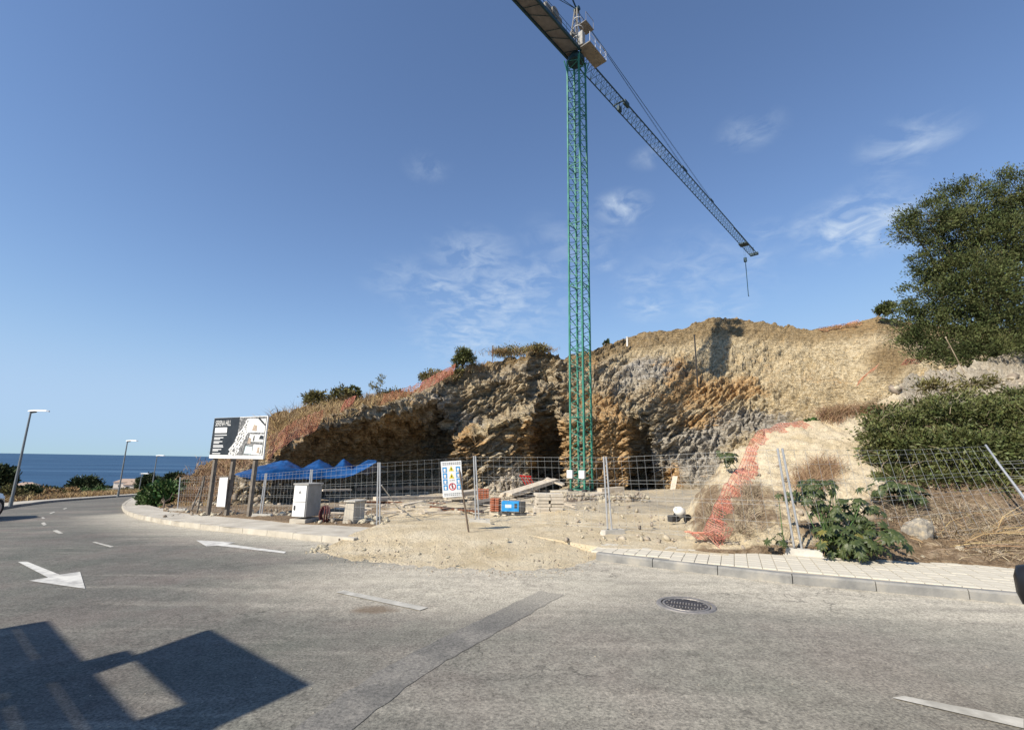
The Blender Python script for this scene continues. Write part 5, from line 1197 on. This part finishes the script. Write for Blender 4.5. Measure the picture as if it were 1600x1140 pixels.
def limb(mb, a, b, r0, r1, k=5, wob=.12, rng=RNG):
    a, b = np.asarray(a, float), np.asarray(b, float); L_ = np.linalg.norm(b - a); p = [a + (b - a) * t + rng.normal(size=3) * wob * L_ * .18 * math.sin(math.pi * t) for t in np.linspace(0, 1, k + 1)]
    for i in range(k): mb.tube(p[i], p[i + 1], r0 + (r1 - r0) * i / k, 7, r0 + (r1 - r0) * (i + 1) / k, False)
def plant(name, label, cat, base, blobs, nc, nl, cr, leaf, aspect, mat, trunk=.08, group=None, up=.3, shell=.55, bark='bark', limbs=True, part=('trunk', 'crown')):
    base = np.asarray(base, float); bl = [(b[0] - base[0], b[1] - base[1], b[2] - base[2], *b[3:]) for b in blobs]; t = thing(name, label, cat, base, 0, group)
    pts, D, C = clumps(bl, nc, nl, cr, shell=shell); V, F = leaf_quads(pts, leaf, aspect, up, dirs=D * .9); np_mesh(part[1], V, F, mat, t)
    mb = MB()
    cen = np.mean([b[:3] for b in bl], 0); fork = np.array([cen[0] * .4, cen[1] * .4, max(.1, cen[2] * .45)]); limb(mb, (0, 0, -.25), fork, trunk, trunk * .75)
    for b in bl: limb(mb, fork, b[:3], trunk * .55, trunk * .15)
    if limbs:
        for c in C[::max(1, len(C) // 40)]:
            b = min(bl, key=lambda q: np.linalg.norm(np.array(q[:3]) - c)); limb(mb, b[:3], c, trunk * .2, trunk * .05, 3)
    mb.build(part[0], bark, t, True); return t
def B(px, py, z, rx, ry, dz=None):                                      # ellipsoid from photo centre and pixel radii at depth z
    c = P(px, py, z); k = z / FPX; return (c[0], c[1], c[2], rx * k, (dz if dz is not None else rx * k * .8), ry * k)
# the large pine
pb_ = [B(1450, 345, 28, 46, 32), B(1515, 320, 29, 55, 36), B(1580, 300, 29, 42, 34), B(1470, 405, 27.5, 48, 34), B(1550, 385, 28, 70, 40), B(1640, 330, 29, 70, 50), B(1460, 470, 27, 52, 36), B(1520, 430, 27, 60, 40), B(1590, 370, 28.5, 60, 44), B(1500, 360, 28.5, 56, 34), B(1530, 460, 26.5, 70, 48),
       B(1620, 440, 28, 80, 60), B(1480, 525, 26.5, 66, 34), B(1570, 520, 26, 74, 46), B(1660, 510, 28, 80, 60), B(1420, 500, 27.5, 30, 18), B(1440, 540, 27, 30, 20), B(1425, 360, 28.5, 24, 18), B(1540, 550, 25, 80, 26)]
plant('pine_tree', 'large dense green pine tree on the rocky ridge at the right', 'tree', P(1560, 590, 28), pb_, 1500, 110, .52, .15, .34, 'pine_leaf', .20, shell=.40, up=.4)
# big shrub on the bank
sb_ = [B(1400, 675, 13.8, 44, 34), B(1470, 664, 14.0, 58, 40), B(1550, 668, 13.6, 64, 44), B(1630, 668, 13.2, 66, 50), B(1430, 715, 13.0, 62, 42), B(1510, 710, 12.6, 70, 44), B(1600, 715, 12.2, 70, 44), B(1400, 735, 13.0, 40, 26), B(1500, 632, 15, 46, 18), B(1590, 626, 15, 40, 16), B(1435, 640, 14.6, 26, 14), B(1470, 755, 12.2, 60, 22), B(1560, 765, 11.8, 70, 22), B(1375, 700, 13.4, 26, 40), B(1395, 755, 12.4, 24, 22), B(1385, 648, 15, 22, 14), B(1365, 668, 14, 18, 18)]
plant('shrub', 'wide dark green shrub overhanging the bank behind the slumped fence', 'shrub', onbank(1500, 770), sb_, 1150, 60, .24, .105, .40, 'shrub_leaf', .06, shell=.55, up=-.1)
sb2 = [B(1455, 606, 18, 34, 9), B(1520, 598, 18, 30, 9)]
plant('shrub', 'thin pale shrub on top of the ridge below the pine', 'shrub', onbank(1480, 625), sb2, 70, 16, .3, .16, .3, 'olive_scrub', .04, shell=.3)
# castor bean plants: every big leaf is an object
def palmate(seed, n=8):
    r = np.random.default_rng(seed); mb = MB(); V = [(0, 0, 0)]; F = []
    for k in range(n):
        a = (k - (n - 1) / 2) * (2 * math.pi * .86 / n); L_ = (1.0 if abs(a) < 1.2 else .72) * (.9 + .2 * r.random()); w = .16 + .03 * r.random(); ca, sa = math.cos(a), math.sin(a); i = len(V)
        def q(u, v, z): return (u * ca - v * sa, u * sa + v * ca, z)
        V += [q(L_ * .28, -w * .85, .02), q(L_ * .62, -w, -.02), q(L_, 0, -.22), q(L_ * .62, w, -.02), q(L_ * .28, w * .85, .02), q(L_ * .55, 0, .05)]
        F += [(0, i, i + 5), (i, i + 1, i + 5), (i + 1, i + 2, i + 5), (i + 2, i + 3, i + 5), (i + 3, i + 4, i + 5), (i + 4, 0, i + 5)]
    mb.add(V, F); o = mb.build('leaf', 'castor_leaf'); me = o.data; bpy.data.objects.remove(o); return me
PAL = [palmate(s) for s in range(4)]; PALY = [PAL[0].copy()]; PALY[0].materials.clear(); PALY[0].materials.append(MATS['castor_yellow'])
def castor(label, base, blobs, n, size, yellow=.05):
    base = np.asarray(base, float); t = thing('castor_plant', label, 'plant', base, 0, 'castor plants on the bank'); pts, D, C = clumps(blobs, n, 1, .15, shell=.45); mb = MB(); cen = np.array(blobs)[:, :3].mean(0)
    for i, p in enumerate(pts):
        q = p - base; me = PALY[0] if RNG.random() < yellow else PAL[i % 4]; o = bpy.data.objects.new('leaf', me); col.objects.link(o); o.parent = t; o.location = q; s = size * RNG.uniform(.65, 1.25); o.scale = (s, s, s)
        out = D[i] * .8 + np.array([0, 0, .75]) + (CAM - p) / np.linalg.norm(CAM - p) * .35; z = Vector(out).normalized(); x = Vector((D[i][0], D[i][1], -.35 + RNG.normal() * .2)); x = (x - z * x.dot(z)).normalized(); y = z.cross(x)
        o.rotation_euler = Matrix((x, y, z)).transposed().to_euler()
        if i % 3 == 0: limb(mb, (RNG.normal() * .1, RNG.normal() * .1, -.05), q, .012, .005, 3)
    mb.build('stem', 'fig_leaf', t, True)
castor('large castor plant with broad palmate leaves beside the paired grey posts', onbank(1310, 866), [B(1316, 838, 8.35, 42, 20), B(1364, 838, 8.25, 38, 22), B(1308, 798, 8.9, 42, 20), B(1345, 795, 9.0, 34, 22), B(1275, 760, 9.4, 34, 16), B(1332, 848, 8.15, 50, 16), B(1270, 780, 9.2, 30, 18)], 215, .13)
castor('smaller castor plant in front of the dark shrub above the boulder', onbank(1410, 790), [B(1395, 765, 10.6, 40, 16), B(1425, 775, 10.4, 26, 12)], 60, .15, 0)
castor('lone castor seedling at the edge of the sandy bank near the netting', onbank(1137, 728), [B(1137, 712, 13.6, 12, 9)], 26, .13, 0)
castor('low castor sprig at the left foot of the fence foot', onbank(1232, 858), [B(1213, 842, 8.7, 10, 8), B(1238, 775, 9.3, 12, 6)], 12, .10, 0)
# grass and twigs
def blades(name, pts, h, w, mat, label, lean=.5, cat='grass', curve=.55):
    pts = np.asarray(pts, float); n = len(pts); d = RNG.normal(size=(n, 3)) * lean; d[:, 2] = 1; d /= np.linalg.norm(d, axis=1)[:, None]; L_ = h * (.45 + .8 * RNG.random((n, 1))); s = np.cross(d, RNG.normal(size=(n, 3))); s /= np.linalg.norm(s, axis=1)[:, None] + 1e-9
    mid = pts + d * L_ * .55; tip = pts + d * L_ + np.column_stack([d[:, 0], d[:, 1], np.zeros(n)]) * L_ * curve; s = s * w
    V = np.stack([pts - s, pts + s, mid + s * .7, mid - s * .7, tip], 1).reshape(-1, 3); i = np.arange(n)[:, None] * 5; F4 = i + np.array([0, 1, 2, 3]); F3 = i + np.array([3, 2, 4, 4])
    me = bpy.data.meshes.new(name); me.from_pydata(V.tolist(), [], F4.tolist() + [f[:3] for f in F3.tolist()]); me.update(); return stuff(link_mesh(name, me, mat), label, cat)
def on_px(n, boxes, fn):
    out = []
    for _ in range(n):
        x, y, rx, ry = boxes[RNG.integers(len(boxes))]; out.append(fn(x + RNG.normal() * rx * .6, y + RNG.normal() * ry * .6))
    return out
blades('dry_grass', on_px(3400, [(470, 655, 30, 10), (435, 672, 10, 12), (500, 648, 30, 9), (530, 640, 24, 8), (450, 660, 22, 10), (560, 630, 30, 5)], lambda x, y: onto(x, y, .1) - UPV * .1), .75, .018, 'dry_grass', 'tall golden dry grass along the left ridge')
blades('slope_grass', on_px(5200, [(300, 760, 18, 14), (320, 745, 14, 16), (290, 775, 20, 8), (345, 735, 16, 18), (385, 700, 20, 14), (340, 770, 24, 14), (372, 720, 16, 14)], lambda x, y: onto(x, y, .1) - UPV * .05), .34, .014, 'red_grass', 'short reddish dry grass covering the left slope')
blades('ridge_grass', on_px(2600, [(690, 590, 16, 6), (740, 575, 20, 5), (620, 622, 24, 4), (790, 552, 30, 5), (840, 548, 24, 4), (590, 624, 20, 4)], lambda x, y: onto(x, y, .1)), .55, .022, 'dry_grass', 'dry grass tufts along the upper ridge')
blades('bank_grass', on_px(1900, [(1275, 745, 26, 14), (1265, 760, 22, 10), (1290, 735, 20, 12)], lambda x, y: onbank(x, y, 0)), .40, .005, 'red_grass', 'reddish dry grass above the castor plant')
blades('crest_grass', on_px(1900, [(1330, 645, 30, 7), (1300, 655, 14, 6), (1370, 635, 20, 8)], lambda x, y: onbank(min(x, 1385), max(y, 648), 0)), .50, .009, 'red_grass', 'reddish dry grass on the crest of the sandy bank')
blades('foot_grass', on_px(2600, [(1108, 812, 12, 18), (1165, 800, 16, 20), (1175, 770, 14, 8), (1160, 835, 20, 10)], lambda x, y: onbank(x, y, 0)), .24, .006, 'dry_twig', 'dry brown grass on both sides of the orange netting', .6)
blades('dry_twigs', on_px(3600, [(1480, 840, 50, 22), (1560, 845, 50, 24), (1420, 800, 30, 14), (1510, 810, 50, 14), (1590, 820, 30, 30)], lambda x, y: onbank(x, min(y, 876), 0)), .34, .006, 'dry_twig', 'tangle of dry twigs on the bank right of the boulder', 1.3, 'twigs', .8)
blades('fallen_stalks', on_px(110, [(1540, 840, 50, 20), (1500, 850, 60, 14)], lambda x, y: onbank(x, min(y, 872), 0)), .95, .010, 'dry_grass', 'long pale fallen stalks lying on the right of the bank', 2.2, 'stalks', .9)
blades('shrub_twigs', [np.array(sb_[k][:3]) + RNG.normal(size=3) * np.array(sb_[k][3:]) * .55 for k in RNG.integers(0, len(sb_), 420)], .45, .006, 'dry_twig', 'bare dead twigs sticking out of the wide dark shrub', .7, 'twigs')
# ridge bushes and small trees
def bush(label, px, py, z, rx, ry, mat, nc=90, nl=26, leaf=.2, name='bush', cat='bush', group=None, trunk=.05, surf=None, asp=.4):
    b = surf if surf is not None else P(px, py + ry, z); bl = [B(px, py, z, rx, ry), B(px - rx * .5, py + ry * .3, z, rx * .6, ry * .7), B(px + rx * .5, py + ry * .25, z - .1, rx * .6, ry * .75)]
    return plant(name, label, cat, b, bl, nc, nl, rx * z / FPX * .32, leaf, asp, mat, trunk, group, shell=.4, limbs=False, part=('stem', 'foliage'))
bush('olive round bush on the left ridge above the golden grass', 497, 624, 35, 20, 12, 'olive_scrub')
bush('second olive bush right of the round one on the left ridge', 535, 618, 36.5, 18, 14, 'olive_scrub')
bush('spiky dark green bush at the right end of the left ridge bushes', 553, 614, 37, 9, 11, 'shrub_leaf', 60)
bush('low brown olive bush in the middle of the left ridge', 617, 617, 40, 22, 7, 'olive_scrub')
bush('brown bush beside the orange netting on the ridge', 677, 588, 45, 20, 9, 'olive_scrub')
bush('grey green bush at the foot of the small ridge tree', 713, 582, 45.5, 10, 11, 'olive_scrub', 60)
bush('low dark scrub on the hump left of the crane', 800, 549, 51, 26, 7, 'olive_scrub')
bush('low dark scrub on top of the hump near the crane', 838, 545, 51.5, 18, 5, 'olive_scrub')
bush('tiny conifer on the skyline right of the crane mast', 948, 537, 55, 4, 6, 'far_leaf', 30, 20, .25)
bush('small green weed at the top of the sandy bank', 1268, 661, 17.4, 7, 6, 'fig_leaf', 30, 16, .14)
bush('grey green weed on the cliff foot above the netting', 1385, 481, 55, 12, 9, 'pine_leaf', 60, 30, .3)
tb = [B(725, 556, 46, 13, 12), B(716, 561, 46, 8, 8), B(735, 560, 46, 7, 9)]
plant('small_tree', 'small round olive tree on the ridge left of the crane', 'tree', P(722, 578, 46), tb, 130, 30, .3, .22, .3, 'shrub_leaf', .10, shell=.3)
tb = [B(596, 594, 39.5, 6, 6), B(582, 603, 39.5, 6, 4), B(594, 606, 39.5, 6, 4)]
plant('sapling', 'thin wispy sapling standing alone on the left ridge', 'tree', P(594, 620, 39.5), tb, 26, 12, .25, .22, .25, 'olive_scrub', .03, shell=.2)
# trees and scrub by the road
def far_tree(label, px, py, z, rx, ry, base_y, mat='far_leaf', nc=220, leaf=.35):
    b = P(px, base_y, z); bl = [B(px, py, z, rx * .8, ry * .8), B(px - rx * .5, py + ry * .3, z, rx * .5, ry * .55), B(px + rx * .5, py + ry * .25, z, rx * .5, ry * .6)]
    plant('tree', label, 'tree', b, bl, nc, 26, rx * z / FPX * .3, leaf, .4, mat, .14, 'trees beyond the far kerb', shell=.35)
far_tree('round dark tree beyond the far kerb between the two nearest lamps', 133, 757, 62, 22, 12, 772)
far_tree('dark tree cut by the left edge of the picture', -2, 745, 42, 22, 17, 775)
far_tree('tall dark tree behind the slim street lamp', 232, 754, 72, 17, 14, 776)
far_tree('dark tree at the foot of the slope above the hedge', 272, 748, 66, 16, 9, 770)
far_tree('dark low tree between the tall tree and the hedge', 252, 760, 64, 10, 7, 772)
hb = [B(238, 778, 25.2, 14, 12), B(255, 772, 25.0, 18, 17), B(268, 778, 24.4, 14, 16), B(245, 788, 24.4, 18, 8), B(280, 768, 25.5, 10, 12)]
plant('fig_bush', 'bright green leafy bush at the road corner', 'bush', cast(255, 796, .1), hb, 420, 26, .32, .20, .55, 'fig_leaf', .05, shell=.4, part=('stem', 'foliage'))
NF = nF; vs = []
for k, (px, py, rx, ry, m, lb) in enumerate(((32, 777, 14, 9, 'olive_scrub', 'olive scrub behind the nearest street lamp'), (52, 774, 16, 9, 'dry_grass', 'brown dry scrub on the verge right of the nearest lamp'), (68, 772, 16, 9, 'dry_grass', 'tawny scrub in the middle of the verge'), (88, 773, 10, 9, 'olive_scrub', 'dark green scrub on the verge left of the round tree'),
        (108, 770, 12, 7, 'dry_grass', 'pale dry scrub below the round tree'), (143, 771, 20, 8, 'fig_leaf', 'green scrub under the round far tree'), (163, 772, 10, 6, 'olive_scrub', 'dark scrub left of the second street lamp'), (10, 772, 14, 12, 'olive_scrub', 'olive scrub at the left picture edge'), (196, 768, 10, 5, 'olive_scrub', 'scrub right of the second street lamp'), (40, 766, 16, 5, 'far_leaf', 'dark distant scrub line behind the verge at left'))):
    z = np.interp(px, [0, 60, 130, 200], [33, 40, 52, 66]); bush(lb, px, py, z, rx, ry, m, 110, 22, .22, 'scrub', 'scrub', 'verge scrub', surf=P(px, py + ry * 1.1, z))
vp = [fF[i] + nF[i] * RNG.uniform(1.7, 8) for i in RNG.integers(5, len(fF) - 40, 9000)]; vp = np.array(vp); vp = np.column_stack([vp, g(vp[:, 0], vp[:, 1]) + .08])
blades('verge_grass', vp, .45, .022, 'dry_grass', 'dry grass covering the verge across the road')
# ------------------------------------------------------------------ ridge poles
def pole(label, px0, py0, px1, py1, z, r, mat):
    b = P(px0, py0, z); t = thing('pole', label, 'pole', b); MB().tube((0, 0, -.3), P(px1, py1, z) - b, r, 6).build('shaft', mat, t); q = P(px1, py1, z) - b; MB().tube(q, q + UPV * .06, r * 1.5, 6).build('cap', mat, t)
pole('thin rust coloured rod on the skyline left of the crane', 770, 568, 769.5, 541, 48.5, .035, 'rust')
pole('dark steel pole standing on the rock bench right of the crane', 1090, 600, 1085, 524, 49.5, .07, 'dark_steel')
pole('short pale marker post on the skyline right of the crane', 980, 537, 980, 527, 55, .1, 'white_paint')
pole('bare slanting stem on the ridge below the pine', 1505, 572, 1478, 528, 21, .02, 'dry_twig')
# ------------------------------------------------------------------ far houses and boats
def house(label, px, py, z, w, d, h):
    b = P(px, py, z); b[2] -= .0; t = thing('house', label, 'house', b, .4, 'far houses on the coast')
    MB().box((0, 0, h / 2), (w, d, h)).build('wall', 'house_wall', t); mb = MB(); e = .5
    mb.add([(-w/2-e, -d/2-e, h), (w/2+e, -d/2-e, h), (w/2+e, d/2+e, h), (-w/2-e, d/2+e, h), (-w/4, 0, h + 1.8), (w/4, 0, h + 1.8)], [(0, 1, 5, 4), (1, 2, 5), (2, 3, 4, 5), (3, 0, 4), (3, 2, 1, 0)]); mb.build('roof', 'roof_tile', t)
    for x in (-w / 4, w / 4): MB().box((x, -d / 2 - .03, h * .5), (1.2, .08, 1.3)).build('window', 'glass_dark', t)
house('pale cream house in the distance right of the second lamp', 199, 764, 290, 12, 9, 4.5)
house('lower pinkish house beside the distant cream house', 207, 766, 285, 8, 7, 3.6)
house('white house roof behind the scrub at far left', 40, 769, 300, 10, 8, 4.5)
for k, (px, py, rx) in enumerate(((185, 763, 12), (210, 760, 14), (165, 765, 10), (30, 763, 16), (60, 764, 16), (85, 767, 12))):
    bush(('far dark trees behind the cream house', 'far dark tree above the pinkish house', 'far low dark tree left of the second lamp', 'far dark trees around the white house at left', 'far dark trees right of the white house', 'far low trees at the end of the left coast')[k], px, py, 310, rx, 4, 'far_leaf', 60, 14, 1.6, 'tree', 'tree', 'far coast trees', .3, surf=P(px, py + 6, 310))
def boat(px, py, label, L_=11):
    d = ray(px, py); tt = (-60 - CAM[2]) / d[2]; b = CAM + d * tt; t = thing('boat', label, 'boat', b, .9, 'boats on the sea'); mb = MB(); V = []
    for x, w in ((-.5, .14), (0, .17), (.35, .11), (.5, .005)):
        for s, z, q in ((-1, 1.5, 1), (-1, -.3, .6), (1, -.3, .6), (1, 1.5, 1)): V.append((x * L_, s * w * L_ * q, z))
    F = [(k * 4 + i, k * 4 + i + 1, k * 4 + 5 + i, k * 4 + 4 + i) for k in range(3) for i in range(3)] + [(k * 4 + 3, k * 4, k * 4 + 4, k * 4 + 7) for k in range(3)] + [(0, 3, 2, 1)]
    mb.add(V, F); mb.build('hull', 'white_paint', t); MB().bbox((-.08 * L_, 0, 2.3), (.34 * L_, .2 * L_, 1.7), .2).build('cabin', 'white_paint', t); MB().box((-.08 * L_, 0, 2.6), (.345 * L_, .205 * L_, .5)).build('windscreen', 'glass_dark', t)
boat(128, 745, 'white motor boat on the sea above the round far tree', 13); boat(221, 739.5, 'small white boat on the sea left of the tall far tree', 8)
b_ = P(310, 733, 27.5); t_ = thing('satellite_dish', 'small white round dish on the left slope against the sea', 'dish', b_); MB().lathe([(0, 0), (.08, .02), (.12, .06)], 14).build('bowl', 'white_paint', t_, True); MB().tube((0, 0, -.35), (0, 0, .02), .02, 6).build('stand', 'galvanised', t_)
# ------------------------------------------------------------------ cars
def car(label, paint, loc, rz):
    t = thing('car', label, 'car', loc, rz); st = [(-2.05, .45, .62, .70), (-1.98, .30, .80, .78), (-1.6, .22, .92, .85), (-.6, .20, .95, .88), (.55, .20, .95, .88), (1.0, .20, .93, .87), (1.7, .24, .80, .80), (1.98, .32, .68, .70), (2.08, .42, .58, .60)]
    mb = MB(); V = []
    for x, zb, zt, w in st: V += [(x, -w * .93, zb), (x, -w, zb + (zt - zb) * .35), (x, -w, zb + (zt - zb) * .7), (x, -w * .92, zt), (x, 0, zt + .03), (x, w * .92, zt), (x, w, zb + (zt - zb) * .7), (x, w, zb + (zt - zb) * .35), (x, w * .93, zb)]
    F = [(k * 9 + i, k * 9 + i + 1, k * 9 + 10 + i, k * 9 + 9 + i) for k in range(len(st) - 1) for i in range(8)] + [(k * 9 + 8, k * 9, k * 9 + 9, k * 9 + 17) for k in range(len(st) - 1)] + [tuple(range(8, -1, -1)), tuple(range((len(st) - 1) * 9, len(st) * 9))]
    mb.add(V, F); mb.build('body', paint, t, False)
    cb = [(-1.85, .93, .72), (-1.35, 1.38, .60), (-.3, 1.46, .60), (.35, 1.42, .59), (1.1, .94, .74)]; mb = MB(); V = []
    for x, z, w in cb: V += [(x, -max(w, .76) if z < 1 else -.78, .92), (x, -w, z), (x, w, z), (x, max(w, .76) if z < 1 else .78, .92)]
    mb.add(V, [(k * 4 + i, k * 4 + i + 1, k * 4 + 5 + i, k * 4 + 4 + i) for k in range(4) for i in range(3)]); mb.build('windows', 'glass_dark', t)
    mb = MB(); V = [(-1.4, s * .58, 1.40) for s in (-1, 1)] + [(-.3, s * .58, 1.485) for s in (1, -1)] + [(.38, s * .57, 1.44) for s in (1, -1)]
    mb.add([V[0], V[1], V[2], V[3], V[4], V[5]], [(0, 1, 2, 3), (3, 2, 4, 5)]); mb.build('roof', paint, t)
    for sx in (-1.3, 1.28):
        for sy in (-1, 1):
            mb = MB(); w_ = mb.lathe([(.19, -.1), (.30, -.11), (.32, -.07), (.32, .07), (.30, .11), (.19, .1)], 26).build('wheel', 'tyre', t, True); w_.location = (sx, sy * .80, .32); w_.rotation_euler = (math.pi / 2, 0, 0); MB().lathe([(0, -.05), (.17, -.09), (.2, -.1), (.2, .1), (.17, .09), (0, .05)], 20).build('rim', 'rim', w_)
    for s in (-1, 1):
        MB().bbox((-1.98, s * .6, .74), (.1, .26, .16), .03).build('tail_lamp', 'red_lamp', t); MB().bbox((1.93, s * .55, .64), (.14, .28, .12), .03).build('headlight', 'lamp_head', t)
        m = MB().bbox((.62, s * 1.0, 1.03), (.17, .24, .25), .08).build('mirror', 'car_black', t, True); MB().tube((.64, s * .86, .86), (.62, s * 1.0, .94), .055, 8).build('mirror_arm', 'car_black', m)
        MB().bbox((.05, s * .885, .80), (.2, .03, .035), .01).build('door_handle', paint, t)
    return t
def fit_edge(t, d, target, side):                                        # slide along d until its outline just reaches the photo column
    def ext(off):
        c, s = math.cos(t.rotation_euler.z), math.sin(t.rotation_euler.z); L_ = np.array(t.location) + d * off; e = []
        for ch in t.children:
            if ch.name.startswith('wheel'): continue
            for v in ch.data.vertices:
                p = np.array([v.co.x * c - v.co.y * s, v.co.x * s + v.co.y * c, v.co.z]) + L_
                if (p - CAM) @ A_FWD > .5: e.append(proj(p)[0])
        return side(e) if e else 0
    lo, hi = -25.0, 25.0
    for _ in range(40):
        m = (lo + hi) / 2
        if ext(m) < target: lo = m
        else: hi = m
    t.location = np.array(t.location) + d * hi
ax = cast(20, 805, 0) - cast(-60, 806, 0); hd_ = fF[8] - fF[20]; yaw = math.atan2(hd_[1], hd_[0])
c1 = car('silver car leaving the picture at the left edge of the road', 'car_silver', cast(-70, 812, 0), yaw); fit_edge(c1, np.array([math.cos(yaw), math.sin(yaw), 0]), 8, max)
c1.location.z = float(g(c1.location.x, c1.location.y))
# ------------------------------------------------------------------ black car beside the camera: only its mirror reaches the picture
def black_car():
    d = ray(1600, 922); d2 = d[:2] / np.linalg.norm(d[:2]); yaw = math.atan2(d2[1], d2[0]); n = np.array([-d2[1], d2[0]])          # left of the heading
    m = P(1632, 918, 2.75); c, s = math.cos(yaw), math.sin(yaw); loc = m[:2] - np.array([c * .62 - s * 1.0, s * .62 + c * 1.0]); t = car('black car parked at the right, only its door mirror in view', 'car_black', (loc[0], loc[1], 0.0), yaw)
    return t
black_car()
# ------------------------------------------------------------------ unseen slatted plates added behind the camera, shaped to cast the asphalt shadow
def canopy():
    hc = 3.2; sh = LDIR * (hc / math.tan(SUN_EL)); S = lambda x, y: cast(x, y)[:2] - sh
    a = S(309, 987); b = S(466, 1075); c = S(190, 1028); base = S(100, 1060); t = thing('shadow_caster', 'unseen slatted shadow caster added behind the viewpoint', 'shadow_caster', (base[0], base[1], 0.0))
    def plate(name, q, mat='wall_render', th=.06, z=hc):
        mb = MB(); V = [(p[0] - base[0], p[1] - base[1], z) for p in q]; k = len(V); V = V + [(x, y, zz + th) for x, y, zz in V]
        mb.add(V, [tuple(range(k - 1, -1, -1)), tuple(range(k, 2 * k))] + [(i, (i + 1) % k, k + (i + 1) % k, k + i) for i in range(k)]); return mb.build(name, mat, t)
    plate('shade_plate', [S(*p) for p in ((193, 1028), (309, 987), (466, 1075), (322, 1140))])
    plate('beam', [S(*p) for p in ((98, 1040), (176, 1020), (193, 1034), (104, 1064))])
    plate('beam', [S(*p) for p in ((160, 1142), (264, 1107), (310, 1140), (300, 1180), (180, 1200))])
    # slats run along the plate's long edge
    u = (b - a) / np.linalg.norm(b - a); v = np.array([-u[1], u[0]]); e = S(50, 973); w = .19
    k0 = e @ v; org = S(97, 1036)
    e1 = S(50, 973); e2 = S(150, 1142); along0 = (e1 @ u); along1 = (e2 @ u) + .2
    for k in range(10):
        o = e1 - v * (k * (w + .07)) * np.sign((e1 - S(0, 979)) @ v if abs((e1 - S(0, 979)) @ v) > 1e-6 else 1)
        q = o + u * 0; p1 = q; p2 = q + u * (along1 - along0); s_ = -v * w * np.sign((e1 - S(0, 979)) @ v)
        plate('slat', [p1, p2, p2 + s_, p1 + s_], 'dark_timber', .05)
    o = e1; s_ = -v * 2.4 * np.sign((e1 - S(0, 979)) @ v)
    for f, wd in ((.0, .12), (.40, .5), (.93, .2)):
        p = o + u * ((along1 - along0) * f); plate('shade_bar', [p, p + u * wd, p + u * wd + s_, p + s_], 'dark_timber', .08, hc - .085)
    for p in (S(120, 1052), S(330, 1130), S(0, 1100)):
        MB().box((p[0] - base[0], p[1] - base[1], hc / 2), (.12, .12, hc)).build('post', 'dark_timber', t)
canopy()
